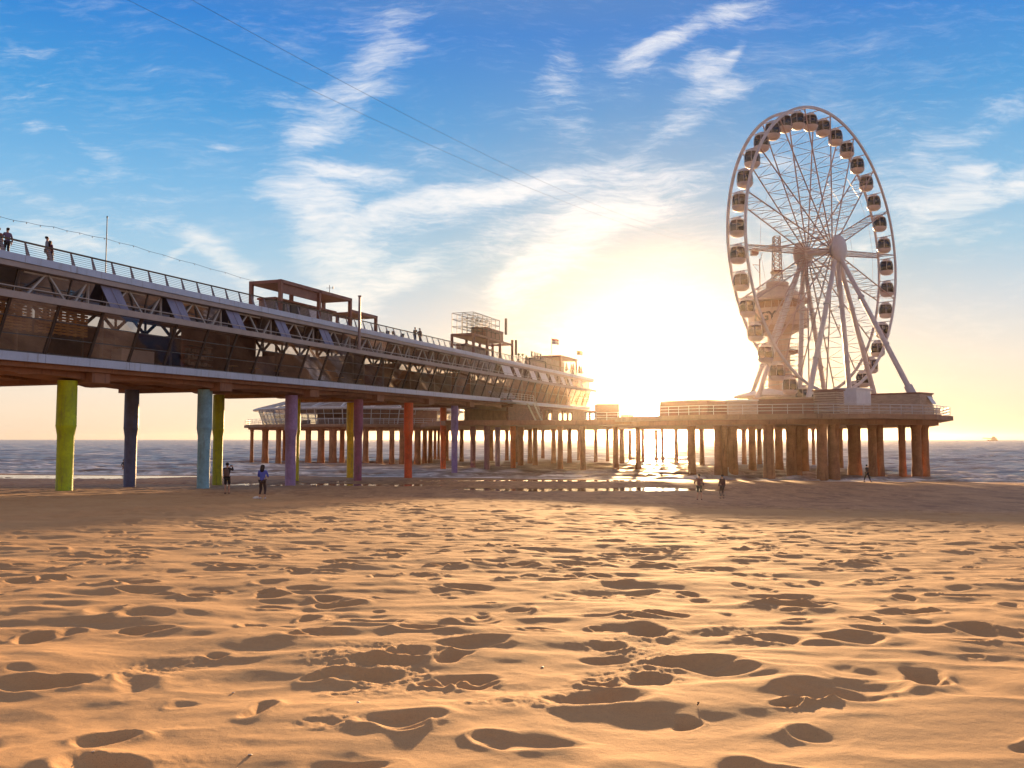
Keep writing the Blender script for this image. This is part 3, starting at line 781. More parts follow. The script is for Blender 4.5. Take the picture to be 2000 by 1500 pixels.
# ------------------------------------------------------------------ ferris wheel
wheel = empty('ferris_wheel', (WC.x, WC.y, PZ)); tag(wheel, 'tall white ferris wheel with round closed gondolas standing on the pier', 'ferris wheel')
WO = wheel.location.copy()
def G(mb, name, mat, smooth=True, par=None): mb.v = [(a - WO.x, b - WO.y, c - WO.z) for a, b, c in mb.v]; return mb.build(name, mat, par or wheel, smooth)
HS = 2.644 / 2
def wpt(s, R, a): return WC + WNv * s + (WTv * math.cos(a) + Vector((0, 0, 1)) * math.sin(a)) * R
for s in (HS, -HS):
    mb = MB(); pr = []
    n = 144; vs = []; fs = []
    for i in range(n):
        a = 2 * PI * i / n
        for (dn, dr) in ((-.12, .0), (.12, 0), (.16, -.17), (.12, -.36), (-.12, -.36), (-.16, -.17)): vs.append(wpt(s + dn, WR + dr, a))
    for i in range(n):
        j = (i + 1) % n
        for k in range(6): fs.append((i * 6 + k, i * 6 + (k + 1) % 6, j * 6 + (k + 1) % 6, j * 6 + k))
    mb.add(vs, fs); G(mb, 'rim', M['wheelwhite'])
for i in range(18):
    a = 2 * PI * (i + .3) / 18; mb = MB(); hub_s = 1.9
    A0, A1 = wpt(hub_s, .7, a), wpt(HS, WR - .45, a); B0, B1 = wpt(-hub_s, .7, a), wpt(-HS, WR - .45, a)
    mb.tube(A0, A1, .095, n=6); mb.tube(B0, B1, .095, n=6)
    nseg = 13
    for k in range(1, nseg):
        f0 = k / nseg; f1 = (k + 1) / nseg
        mb.tube(A0.lerp(A1, f0), B0.lerp(B1, f0), .038, n=4)
        if k < nseg:
            if k % 2: mb.tube(A0.lerp(A1, f0), B0.lerp(B1, f1), .03, n=4)
            else: mb.tube(B0.lerp(B1, f0), A0.lerp(A1, f1), .03, n=4)
    G(mb, 'spoke', M['spoke'], False)
mb = MB()
for R_ in (WR * .55, WR * .8):
    for s in (HS * .8 + 1.9 * .2,):
        pass
for i in range(18):
    a0 = 2 * PI * (i + .3) / 18; a1 = 2 * PI * (i + 1.3) / 18
    f_ = .62; s = 1.9 + (HS - 1.9) * f_
    for sg in (1, -1): mb.tube(wpt(sg * s, .7 + (WR - 1.15) * f_, a0), wpt(sg * s, .7 + (WR - 1.15) * f_, a1), .018, n=4)
G(mb, 'tie_ring', M['spoke'], False)
# gondola axles between rims
for i in range(36):
    mb = MB(); a = 2 * PI * (i + .5) / 36; mb.tube(wpt(HS, WR - .35, a), wpt(-HS, WR - .35, a), .05, n=6)
    G(mb, 'gondola_axle', M['wheelwhite'], False)
# hub
mb = MB(); mb.tube(wpt(3.2, 0, 0), wpt(-3.2, 0, 0), .42, n=18); mb.tube(wpt(2.1, 0, 0), wpt(1.7, 0, 0), 1.0, n=24); mb.tube(wpt(-2.1, 0, 0), wpt(-1.7, 0, 0), 1.0, n=24)
G(mb, 'axle', M['wheelwhite'])
for sg in (1, -1):
    mb = MB(); vs = []; fs = []; N = 40; prof = [(0.01, .42), (.7, .40), (1.4, .30), (1.8, .12), (1.92, -.1), (1.85, -.2), (.4, -.22)]
    for (rr, dd) in prof:
        for i in range(N):
            a = 2 * PI * i / N; vs.append(wpt(sg * (3.05 + dd), rr, a))
    for j in range(len(prof) - 1):
        for i in range(N): fs.append((j * N + i, j * N + (i + 1) % N, (j + 1) * N + (i + 1) % N, (j + 1) * N + i))
    mb.add(vs, fs); G(mb, 'hub_disc', M['wheelwhite'])
# legs
def leg(sg, foot, r0=.29, r1=.36):
    mb = MB(); top = wpt(sg * 2.6, .3, -PI / 2)
    mb.tube(foot, top, r1, r0, n=16)
    d = (top - foot)
    for f_ in (.33, .66): p = foot + d * f_; mb.tube(p - d.normalized() * .12, p + d.normalized() * .12, r1 * 1.25, n=16)
    mb.tube(foot - d.normalized() * .1, foot + d.normalized() * 1.1, r1 * 1.5, n=12)
    G(mb, 'leg', M['wheelwhite'])
for sg in (1, -1):
    for b in (-11.5, 0.4, 8.5):
        p = WC + WNv * sg * 4.0 + WTv * b; leg(sg, Vector((p.x, p.y, PZ + .1)))
p = WC + WNv * 12.8 - WTv * .7; leg(1, Vector((p.x, p.y, CAMZ + 5.9)))
p = WC - WNv * 13.2; leg(-1, Vector((p.x, p.y, PZ + .5)))
# boarding station
mb = MB(); mb.lathe((WC.x - 7.5, WC.y + 1, PZ), [(4.6, 3.0), (4.7, 3.15), (3.8, 3.5), (.2, 4.3)], 28); 
for i in range(8):
    a = 2 * PI * i / 8; mb.tube((WC.x - 7.5 + 4.2 * math.cos(a), WC.y + 1 + 4.2 * math.sin(a), PZ), (WC.x - 7.5 + 4.2 * math.cos(a), WC.y + 1 + 4.2 * math.sin(a), PZ + 3.02), .09, n=6)
cn = mb; cn.v = [(a - (WC.x - 7.5), b - (WC.y + 1), c - PZ) for a, b, c in cn.v]
o = cn.build('boarding_canopy', M['white'], None, loc=(WC.x - 7.5, WC.y + 1, PZ)); tag(o, 'round white canopy roof under the left side of the wheel', 'canopy')
mb = MB(); q0 = WC - WTv * 7 - WNv * 3.2; mb.obox((q0.x, q0.y, 0), WTv * 14, WNv * 6.4, PZ + .02, PZ + .75)
o = G(mb, 'boarding_deck', M['slatwood'], False)
# gondolas
def gondola():
    root_m = MB()
    # white tub and roof with ribs
    root_m.lathe((0, 0, 0), [(.25, -1.12), (.62, -1.08), (.90, -.86), (1.0, -.62), (1.03, -.54), (.97, -.54)], 18)
    root_m.lathe((0, 0, 0), [(.80, .72), (.84, .74), (.66, .95), (.3, 1.06), (.05, 1.08)], 18)
    for i in range(6):
        a = 2 * PI * (i + .5) / 6; pts = []
        for z in np.linspace(-.5, .78, 7):
            rr = 1.04 * math.sqrt(max(0, 1 - (z / 1.3) ** 2)) if z > -.3 else 1.0
            pts.append((rr * math.cos(a), rr * math.sin(a), z))
        root_m.path(pts, .036, 5)
    root_m.tube((-.0, -1.25, 1.2), (0, 1.25, 1.2), .05, n=6)
    for y in (-1, 1): root_m.tube((0, y * .5, 1.0), (0, y * .5, 1.2), .05, n=5); 
    root_m.box(-.35, .35, -.3, .3, 1.05, 1.18)
    g = root_m.build('gondola', M['wheelwhite'], wheel, True)
    gl = MB(); gl.lathe((0, 0, 0), [(.96, -.55), (1.0, -.2), (1.0, .1), (.93, .45), (.8, .73)], 18, cap=False); gl.build('window', M['gglass'], g, True)
    st = MB(); st.box(-.7, -.35, -.5, .5, -.9, -.35); st.box(.35, .7, -.5, .5, -.9, -.35); st.box(-.72, -.6, -.5, .5, -.35, .25); st.box(.6, .72, -.5, .5, -.35, .25)
    st.build('seat', M['dark'], g)
    return g
g0 = gondola(); rz = math.atan2(WNv.y, WNv.x) - PI / 2
for i in range(36):
    a = 2 * PI * (i + .5) / 36
    g = g0 if i == 0 else copy_tree(g0, wheel)
    p = wpt(0, WR - .35, a); g.location = p - WO - Vector((0, 0, 1.35)); g.rotation_euler = (0, 0, rz); g.scale = (1.08, 1.0, 1.1)

# ------------------------------------------------------------------ bungee tower
TC = at(1521, 700, 150); TC.z = 0
tower = empty('observation_tower', (TC.x, TC.y, PZ)); tag(tower, 'round observation tower with a lattice mast and jib behind the left of the wheel', 'tower')
def T_(mb, name, mat, smooth=True, par=None): return mb.build(name, mat, par or tower, smooth)
def tz(y): return at(1521, y, 150).z - PZ
S_ = 150 / F
mb = MB(); mb.lathe((0, 0, 0), [(1.9, -.8), (1.9, tz(655))], 20); T_(mb, 'stem', M['tower'])
zb, zt = tz(641), tz(607)
mb = MB(); mb.lathe((0, 0, 0), [(1.9, tz(657)), (4.6, zb), (4.9, zb + .1), (5.15, zt), (5.0, zt), (4.9, zt - .9), (1.9, zt - .9)], 36, cap=False); T_(mb, 'parapet', M['tower'])
mb = MB()
for i in range(24):
    a = 2 * PI * i / 24; mb.tube((4.9 * math.cos(a), 4.9 * math.sin(a), zt - .8), (4.2 * math.cos(a), 4.2 * math.sin(a), tz(590)), .06, n=5)
T_(mb, 'window_posts', M['tower'])
mb = MB(); mb.lathe((0, 0, 0), [(3.6, zt - .9), (3.6, tz(588))], 24); T_(mb, 'cabin_wall', M['interior'])
mb = MB(); mb.lathe((0, 0, 0), [(5.3, tz(592)), (5.3, tz(588)), (3.4, tz(572)), (1.9, tz(563)), (1.9, tz(553)), (.3, tz(549))], 30); T_(mb, 'roof', M['tower'])
mb = MB()
for i in range(20):
    a = 2 * PI * i / 20; mb.tube((3.3 * math.cos(a), 3.3 * math.sin(a), tz(573)), (3.3 * math.cos(a), 3.3 * math.sin(a), tz(564)), .04, n=4)
mb.path([(3.3 * math.cos(a), 3.3 * math.sin(a), tz(564)) for a in np.linspace(0, 2 * PI, 30)[:-1]], .04, 4, True); T_(mb, 'roof_railing', M['tower'], False)
def lattice(mb, cx, cy, w0, w1, z0, z1, n, r=.07):
    for k in range(n):
        f0, f1 = k / n, (k + 1) / n; a = w0 + (w1 - w0) * f0; b = w0 + (w1 - w0) * f1; za = z0 + (z1 - z0) * f0; zb_ = z0 + (z1 - z0) * f1
        P0 = [(cx - a, cy - a, za), (cx + a, cy - a, za), (cx + a, cy + a, za), (cx - a, cy + a, za)]; P1 = [(cx - b, cy - b, zb_), (cx + b, cy - b, zb_), (cx + b, cy + b, zb_), (cx - b, cy + b, zb_)]
        for i in range(4):
            j = (i + 1) % 4; mb.tube(P0[i], P1[i], r, n=4); mb.tube(P0[i], P1[j], r * .6, n=4); mb.tube(P0[j], P1[i], r * .6, n=4); mb.tube(P1[i], P1[j], r * .6, n=4)
mb = MB(); lattice(mb, 0, 0, .75, .5, tz(553), tz(462), 10); mb.box(-.9, .9, -.9, .9, tz(533), tz(529)); T_(mb, 'mast', M['corten'], False)
mb = MB(); j0 = Vector((-3.6, -.3, tz(491))); j1 = Vector((8.5, 0, tz(466)))
for dx in (-.25, .25): mb.tube(j0 + Vector((0, dx, 0)), j1 + Vector((0, dx * .3, 0)), .09, n=5)
for k in range(14):
    f0, f1 = k / 14, (k + 1) / 14; mb.tube(j0.lerp(j1, f0) + Vector((0, -.25, 0)), j0.lerp(j1, f1) + Vector((0, .2, 0)), .05, n=4)
mb.tube(j0 + Vector((0, 0, .5)), j0.lerp(j1, .5) + Vector((0, 0, .8)), .05, n=4)
mb.box(j0.x - .9, j0.x + .2, -.9, .4, j0.z - .7, j0.z + .4)
T_(mb, 'jib', M['corten'], False)
mb = MB()
for dx, y0 in ((-3.3, 521),): mb.tube((dx, -1, tz(560)), (dx, -1, tz(508)), .09, n=6); mb.tube((dx, -1, tz(520)), (dx - 1.2, -1, tz(519)), .05, n=4); mb.tube((dx, -1, tz(515)), (dx + .5, -1, tz(497)), .04, n=4); mb.tube((dx - 1.2, -1, tz(519)), (dx, -1, tz(536)), .03, n=4)
T_(mb, 'signal_mast', M['corten'], False)
for y, r_, a0 in ((632, 3.8, -1.2), (690, 3.6, -.8), (738, 3.4, -2.)):
    mb = MB(); vs = []; N = 14
    for i in range(N + 1):
        a = a0 + i * 2.6 / N; vs += [(1.8 * math.cos(a), 1.8 * math.sin(a), tz(y)), (r_ * math.cos(a), r_ * math.sin(a), tz(y)), (1.8 * math.cos(a), 1.8 * math.sin(a), tz(y) + .35), (r_ * math.cos(a), r_ * math.sin(a), tz(y) + .35)]
    fs = []
    for i in range(N):
        a, b = i * 4, i * 4 + 4; fs += [(a, b, b + 1, a + 1), (a + 2, a + 3, b + 3, b + 2), (a + 1, b + 1, b + 3, a + 3), (a, a + 2, b + 2, b)]
    fs += [(0, 1, 3, 2), (N * 4, N * 4 + 2, N * 4 + 3, N * 4 + 1)]
    mb.add(vs, fs); mb.path([(r_ * .98 * math.cos(a0 + i * 2.6 / N), r_ * .98 * math.sin(a0 + i * 2.6 / N), tz(y) + 1.3) for i in range(N + 1)], .05, 4)
    for i in range(0, N + 1, 2): mb.tube((r_ * .98 * math.cos(a0 + i * 2.6 / N), r_ * .98 * math.sin(a0 + i * 2.6 / N), tz(y) + .3), (r_ * .98 * math.cos(a0 + i * 2.6 / N), r_ * .98 * math.sin(a0 + i * 2.6 / N), tz(y) + 1.3), .04, n=4)
    T_(mb, 'jump_platform', M['corten'], False)
mb = MB(); pts = []
for i in range(120): a = i * .42; pts.append((2.7 * math.cos(a), 2.7 * math.sin(a), -.5 + (tz(655)) * i / 120))
mb.path(pts, .1, 4); mb.path([(x, y, z + 1) for x, y, z in pts], .05, 4); T_(mb, 'spiral_stair', M['truss'], False)
def text_mesh(txt, size, ext=.04, bold=.0):
    cu = bpy.data.curves.new('lettering', 'FONT'); cu.body = txt; cu.size = size; cu.extrude = ext; cu.offset = bold; cu.align_x = 'CENTER'; cu.align_y = 'CENTER'
    o = bpy.data.objects.new('lettering', cu); COL.objects.link(o); dg = bpy.context.evaluated_depsgraph_get()
    me = bpy.data.meshes.new_from_object(o.evaluated_get(dg)); bpy.data.objects.remove(o); return me
base_a = math.atan2(-TC.y, -TC.x)
for ch, px in (('N', 1484), ('G', 1496), ('Y', 1510)):
    me = text_mesh(ch, 2.1, .06, .06); me.materials.append(M['dark'])
    s = (px - 1521) / F * 148 / 5.1; a = base_a + math.asin(max(-.98, min(.98, s)))
    o = bpy.data.objects.new('letter', me); COL.objects.link(o); o.parent = tower
    rr = 5.08; o.location = (rr * math.cos(a), rr * math.sin(a), (zb + zt) / 2)
    o.rotation_euler = (PI / 2 - .09, 0, a + PI / 2)

# ------------------------------------------------------------------ things on the pavilion roof
RZ = 10.6
def roof_thing(name, t, q, label, cat, group=None, dz=0):
    o = empty(name, PQ(t, q, RZ + dz)); tag(o, label, cat, group); return o
def R_(o, mb, name, mat, smooth=False):
    mb.v = [tuple(Vector(v) - o.location) for v in mb.v]; return mb.build(name, mat, o, smooth)
# kiosk 1
k1 = roof_thing('roof_kiosk', 81, 2.8, 'long brown steel-framed kiosk with flat canopy on the pier roof, the nearest one', 'kiosk')
ka, kb_, kc = t_of(545, 1.2), t_of(682, 1.2), t_of(733, 1.2)
mb = MB()
def post(mb, t, q, z0, z1, w=.3): mb.bar(PQ(t, q, z0), PQ(t, q, z1), w, w, up=AX)
for t, q in ((ka, 1.25), (ka + (kb_ - ka) * .52, 1.25), (kb_, 1.25), (ka, 4.3), (ka + (kb_ - ka) * .52, 4.3), (kb_, 4.3)): post(mb, t, q, RZ, 13.6)
for q in (1.25, 4.3): mb.bar(PQ(ka - .15, q, 13.5), PQ(kb_ + .15, q, 13.5), .3, .3)
for t in (ka, kb_, ka + (kb_ - ka) * .52): mb.bar(PQ(t, 1.4, 13.5), PQ(t, 4.15, 13.5), .26, .28)
for t, q in ((kc, 1.25), (kc, 4.3), (kb_ + 2.5, 4.3)): post(mb, t, q, RZ, 12.5, .28)
for q in (1.25, 4.3): mb.bar(PQ(kb_ + .2, q, 12.4), PQ(kc + .15, q, 12.4), .28, .28)
mb.bar(PQ(kc, 1.4, 12.4), PQ(kc, 4.15, 12.4), .25, .26)
R_(k1, mb, 'frame', M['corten'])
mb = MB(); strip(mb, ka + .1, kb_ - .1, 1.5, 4.1, 13.36, 13.44); strip(mb, kb_ + .3, kc - .1, 1.5, 4.1, 12.28, 12.36)
strip(mb, ka + .16, ka + (kb_ - ka) * .5, 1.3, 1.36, 12.55, 13.34); R_(k1, mb, 'canopy', M['corten'])
mb = MB(); strip(mb, ka + .9, kb_ - 1.0, 2.6, 4.2, RZ + .02, 12.1); R_(k1, mb, 'cabin_wall', M['interior2'])
mb = MB(); strip(mb, ka + .7, kb_ - .7, 2.3, 4.25, 12.12, 12.3); R_(k1, mb, 'cabin_roof', M['corten'])
mb = MB(); strip(mb, ka + 1.2, ka + 2.3, 2.5, 2.58, 11.1, 11.9); R_(k1, mb, 'hatch', M['dark']); mb = MB(); strip(mb, ka + 3.2, ka + 4.6, 2.5, 2.58, 11.0, 11.95); R_(k1, mb, 'hatch', M['dark'])
mb = MB(); strip(mb, ka + (kb_ - ka) * .55, ka + (kb_ - ka) * .72, 2.5, 2.58, 10.75, 11.9); R_(k1, mb, 'menu_board', M['palepanel'])
# antenna on it
an = roof_thing('roof_antenna', kb_ - .2, 3.5, 'thin weather antenna rising from the nearest roof kiosk', 'antenna', dz=3.1)
mb = MB(); a = PQ(kb_ - .2, 3.5, 13.6); mb.tube(a, a + Vector((0, 0, 1.5)), .03, n=5); mb.bar(a + Vector((-.35, 0, 1.2)), a + Vector((.35, 0, 1.2)), .03); mb.tube(a + Vector((.35, 0, 1.1)), a + Vector((.35, 0, 1.35)), .05, n=6); R_(an, mb, 'antenna_mast', M['dark'])
# kiosk 2 with cage
ta, tb_, tc_ = t_of(925, 1.2), t_of(977, 1.2), t_of(1001, 1.2)
k2 = roof_thing('cage_tower', (ta + tc_) / 2, 2.8, 'open grid cage of thin bars on top of a brown kiosk on the pier roof', 'cage tower')
mb = MB()
for t in (ta, (ta + tb_) / 2, tb_, tc_):
    for q in (1.25, 4.4): post(mb, t, q, RZ, 13.5 if t < tc_ else 14.1, .3)
for q in (1.25, 4.4): mb.bar(PQ(ta, q, 13.4), PQ(tc_, q, 13.3), .28, .28)
for t in (ta, tb_, tc_): mb.bar(PQ(t, 1.3, 13.4), PQ(t, 4.3, 13.4), .26, .26)
strip(mb, ta + .1, tb_ + 1, 1.4, 4.3, 13.2, 13.32); strip(mb, ta + .1, tb_, 2.4, 4.4, 12.0, 12.2)
R_(k2, mb, 'frame', M['corten'])
mb = MB(); zz = [13.55, 14.55, 15.55, 16.4]; nt = 7
for i in range(nt):
    t = ta + (tb_ - ta) * i / (nt - 1)
    for q in (1.3, 2.85, 4.4): mb.bar(PQ(t, q, zz[0]), PQ(t, q, zz[-1]), .07, .07)
    for z in zz: mb.bar(PQ(t, 1.3, z), PQ(t, 4.4, z), .06, .06)
for z in zz:
    for q in (1.3, 2.85, 4.4): mb.bar(PQ(ta, q, z), PQ(tb_, q, z), .07, .07)
R_(k2, mb, 'cage', M['dark'])
mb = MB(); strip(mb, ta + 1, tb_ - 1, 3.0, 4.2, RZ + .02, 12.0); R_(k2, mb, 'cabin_wall', M['interior2'])
mb = MB(); strip(mb, tb_ - 3, tc_ - 1.2, 2.2, 4.4, 13.6, 15.2); R_(k2, mb, 'sign_box', M['corten'])
mb = MB(); post(mb, tb_ + 2.2, 1.2, 14.6, 17.0, .28); post(mb, tc_ + 1.2, 1.1, 11.9, 14.2, .28); R_(k2, mb, 'speaker_column', M['dark'])
# KUST sign
sa_, sb_ = t_of(1036, 1.5), t_of(1067, 1.5)
ks = roof_thing('sign_arch', (sa_ + sb_) / 2, 1.6, 'thin dark goalpost arch carrying the letters KUST on the pier roof', 'sign')
mb = MB(); zk = 12.0
for t in (sa_, sb_): post(mb, t, 1.6, RZ, zk, .2)
mb.bar(PQ(sa_, 1.6, zk), PQ(sb_, 1.6, zk), .2, .2); R_(ks, mb, 'frame', M['dark'])
me = text_mesh('K U S T', 1.35, .05, .02); me.materials.append(M['dark'])
o = bpy.data.objects.new('lettering', me); COL.objects.link(o); o.parent = ks
pm = PQ(sa_ * .6 + sb_ * .4, 1.6, zk + .72); o.location = pm - ks.location; o.rotation_euler = (PI / 2, 0, math.atan2(AX.y, AX.x))
o.scale = (1.25, 1, 1)
# flags
def flag(t, q, ztop, w, h, stripes, label, z0=RZ):
    o = roof_thing('flagpole', t, q, label, 'flag', 'flags on the pier roof', dz=z0 - RZ)
    mb = MB(); a, b = PQ(t, q, z0), PQ(t, q, ztop); mb.tube(a, b, .07, .05, n=6); mb.lathe(b, [(.02, 0), (.1, .06), (.02, .14)], 8); R_(o, mb, 'pole', M['post'])
    mb = MB(); n = 14; D = AX.normalized(); Nn = NIN; vs = []; fs = []
    for j in range(len(stripes) + 1):
        for i in range(n + 1):
            s = i / n; off = .16 * math.sin(s * 8 + j * .3) * s
            vs.append(b + Vector((1, .15, 0)) * (w * s) + Vector((0, 1, 0)) * off + Vector((0, 0, -.08 - h * j / len(stripes) - .12 * s * s)))
    for j in range(len(stripes)):
        for i in range(n): fs.append((j * (n + 1) + i, j * (n + 1) + i + 1, (j + 1) * (n + 1) + i + 1, (j + 1) * (n + 1) + i))
    mb.add(vs, fs); mb.m = [j for j in range(len(stripes)) for _ in range(n)]
    R_(o, mb, 'flag_cloth', [rgbm('flag_cloth', c, rough=.8) for c in stripes], True)
flag(t_of(1078, 2), 2, 16.6, 1.25, .95, ((186, 60, 50), (225, 220, 215), (70, 70, 120)), 'striped flag in red, white and blue on the tallest pole of the pier roof')
flag(t_of(1127, 3), 3, 16.2, 1.2, .85, ((150, 120, 60), (90, 80, 60)), 'dark two-tone flag on the right-hand pole near the end of the roof')
flag(t_of(1115, 4), 4, 14.7, .95, .7, ((170, 120, 80), (140, 100, 70), (150, 90, 60)), 'small brownish flag, the lowest of the three on the roof')
# kiosk 3
tq, tw = t_of(1095, 1.5), t_of(1126, 1.5)
k3 = roof_thing('end_kiosk', (tq + tw) / 2, 3, 'brown canopy kiosk near the sea end of the pier roof', 'kiosk')
mb = MB()
for t in (tq, tw):
    for q in (1.5, 5.5): post(mb, t, q, RZ, 13.6, .28)
strip(mb, tq - .3, tw + .3, 1.3, 6.5, 13.6, 13.9); R_(k3, mb, 'frame', M['corten'])
mb = MB(); strip(mb, tq - 6, tw - 4, 2.6, 6.0, RZ + .02, 13.1); R_(k3, mb, 'cabin_wall', M['interior2'])
# light pole, flue
def simple_pole(name, x, t, q, z0, z1, r, label, cat, mat):
    o = empty(name, PQ(t, q, z0)); tag(o, label, cat); mb = MB(); a, b = PQ(t, q, z0), PQ(t, q, z1)
    mb.tube(a, b, r, r * .8, n=10); mb.tube(a, a + Vector((0, 0, .3)), r * 1.6, n=10); mb.lathe(b, [(r * .8, 0), (r * 1.3, .03), (r * 1.3, .12), (.02, .16)], 10); R_(o, mb, 'pole_shaft', mat, True)
t_p = t_of(198, 1.1); simple_pole('flagpole_bare', 198, t_p, 1.1, RZ, 10.6 + 3.9, .035, 'bare thin pole on the roof edge near the left of the pier', 'pole', M['wire'])
t_p = t_of(700, -.3); simple_pole('vent_pipe', 700, t_p, -.3, 8.4, 13.6, .15, 'pale upright pipe fixed outside the facade, rising above the roof rail', 'pipe', M['post'])
# parasols, tables and chairs on the roof terrace
par = None
def parasol():
    o = empty('closed_parasol'); mb = MB(); mb.tube((0, 0, 0), (0, 0, 2.6), .035, n=6); mb.lathe((0, 0, 0), [(.3, 0), (.3, .07), (.05, .1)], 12); mb.build('pole', M['dark'], o)
    mb = MB(); mb.lathe((0, 0, 0), [(.22, 1.0), (.3, 1.25), (.2, 1.9), (.12, 2.4), (.02, 2.65)], 10); mb.build('canopy', M['brown'], o, True); return o
pp = [(168.5, 2.2), (170.6, 2.4), (171.8, 4.6), (166.2, 3.1), (163.9, 2.0), (161.5, 2.6)]
plab = ['closed parasol standing last at the sea end of the roof', 'closed parasol second from the sea end of the roof', 'closed parasol set back at the far corner of the roof', 'closed parasol in the middle of the row at the roof end', 'closed parasol close to the railing past the end kiosk', 'first closed parasol past the end kiosk on the roof']
pr0 = parasol()
for i, ((t, q), l) in enumerate(zip(sorted(pp, reverse=True), plab)):
    o = pr0 if i == 0 else copy_tree(pr0); o.location = PQ(t, q, RZ); tag(o, l, 'parasol', 'closed parasols at the sea end of the roof')
def chair():
    o = empty('terrace_chair'); mb = MB(); mb.box(-.22, .22, -.22, .22, .43, .47); mb.build('seat', M['dark'], o)
    mb = MB(); mb.hexa([(-.22, .2, .5), (.22, .2, .5), (.22, .23, .5), (-.22, .23, .5)], [(-.22, .28, .88), (.22, .28, .88), (.22, .31, .88), (-.22, .31, .88)]); mb.build('backrest', M['dark'], o)
    for sx in (-.2, .2):
        for sy in (-.2, .2): mb = MB(); mb.tube((sx, sy, 0), (sx, sy, .43), .018, n=5); mb.build('leg', M['dark'], o)
    return o
c0 = chair(); rc = random.Random(3); nch = 0
for i, (x, q) in enumerate(((745, 1.6), (756, 2.3), (770, 1.7), (783, 2.2), (1010, 1.6), (1018, 2.3), (1027, 1.7), (1074, 1.7), (1082, 2.3), (1090, 1.6))):
    o = c0 if i == 0 else copy_tree(c0); t = t_of(x, q); o.location = PQ(t, q, RZ); o.rotation_euler = (0, 0, rc.uniform(0, 6))
    where = ['just past the nearest kiosk', 'second past the nearest kiosk', 'third past the nearest kiosk', 'fourth past the nearest kiosk', 'just past the cage tower', 'second past the cage tower', 'left of the letter arch', 'just right of the letter arch', 'second right of the letter arch', 'beside the wall of the end kiosk'][i]
    tag(o, 'dark terrace chair on the pier roof, ' + where, 'chair', 'terrace chairs on the pier roof')
def palm(t, q, label, h=1.5):
    o = roof_thing('potted_plant', t, q, label, 'plant', 'potted plants on the pier roof'); r_ = random.Random(int(t)); b = PQ(t, q, RZ)
    mb = MB(); mb.lathe(b, [(.28, 0), (.38, .6), (.33, .6)], 14); R_(o, mb, 'pot', M['corten'])
    mb = MB(); mb.tube(b + Vector((0, 0, .5)), b + Vector((0, 0, h)), .05, n=6); R_(o, mb, 'trunk', M['brown'])
    mb = MB(); tp = b + Vector((0, 0, h))
    for i in range(26):
        a = r_.uniform(0, 6.28); el = r_.uniform(-.2, 1.2); L = r_.uniform(.45, .8); prev = tp
        d = Vector((math.cos(a) * math.cos(el), math.sin(a) * math.cos(el), math.sin(el)))
        sd = Vector((-math.sin(a), math.cos(a), 0)) * .07
        m1 = tp + d * L * .5; e1 = tp + d * L + Vector((0, 0, -.25 * L))
        mb.add([tp - sd * .3, tp + sd * .3, m1 + sd, m1 - sd, e1], [(0, 1, 2, 3), (3, 2, 4)])
    R_(o, mb, 'crown', M['leaf'])
M['leaf'] = paint('leaf', (70, 84, 40), .6, 0, .2, 4.)
palm(t_of(1013, 2), 2, 'potted palm left of two, in front of the letter arch'); palm(t_of(1021, 3), 3, 'taller potted palm close to the letter arch', 1.9); palm(t_of(1028, 2), 2, 'potted palm nearest the letter arch')
# string of lights
sl = roof_thing('string_lights', 60, 2, 'sagging wire with small bulbs above the roof railing at the left', 'string lights')
key = [(-60, 408), (0, 423), (52, 434), (105, 443), (156, 455), (204, 465), (261, 480), (320, 498), (380, 515), (440, 532), (497, 549)]
pts = []
for x, y in key:
    t = (46.3 + 2.0 / .9394) / (.365 - (x - 1000) / F); pts.append(at(x, y, PQ(t, 2., 0).y))
fine_p = []
for a, b in zip(pts[:-1], pts[1:]):
    for k in range(4): fine_p.append(a.lerp(b, k / 4) - Vector((0, 0, .05 * math.sin(PI * k / 4))))
fine_p.append(pts[-1])
mb = MB(); mb.path(fine_p, .012, 4); R_(sl, mb, 'wire', M['wire'])
for k, p in enumerate(fine_p[::2]):
    mb = MB(); mb.lathe(p, [(.012, .0), (.02, -.03), (.028, -.07), (.01, -.11)], 8); R_(sl, mb, 'bulb', M['interior2'])
post_a = pts[-1]
# zip line cables
for (xa, ya), (xb, yb), (xm, ym), lab in (((250, 0), (1190, 416), (730, 226), 'lower of two thin zip line cables crossing the sky'), ((375, 0), (1200, 400), (810, 225), 'upper of two thin zip line cables crossing the sky')):
    A = at(xa, ya, 34); B_ = Vector((TC.x, TC.y, PZ + tz(478 if xa > 300 else 488)))
    dirp = (A - B_); pl = []
    Am = at(xm, ym, 34 + (150 - 34) * .32)
    for i in range(61):
        s = -0.15 + 1.15 * i / 60
        Y = 34 + (150 - 34) * s if True else 0
        # plan line from A to tower, height by a parabola through A, middle point and tower
        p = A + (B_ - A) * s; sag = 0
        pl.append(p)
    # fit sag so that the cable passes the middle point
    best = min(range(61), key=lambda i: abs((1000 + F * pl[i].x / (pl[i].y * CP + (pl[i].z - CAMZ) * SP)) - xm))
    pm = pl[best]; zt_ = at(xm, ym, pm.y).z; s0 = -0.15 + 1.15 * best / 60; c_ = (zt_ - pm.z) / (s0 * (1 - s0)) if 0 < s0 < 1 else 0
    pl = [p + Vector((0, 0, c_ * (-0.15 + 1.15 * i / 60) * (1 - (-0.15 + 1.15 * i / 60)))) for i, p in enumerate(pl)]
    mb = MB(); mb.path(pl, .007, 5); o = mb.build('zip_line_cable', M['wire']); tag(o, lab, 'cable', 'zip line cables')

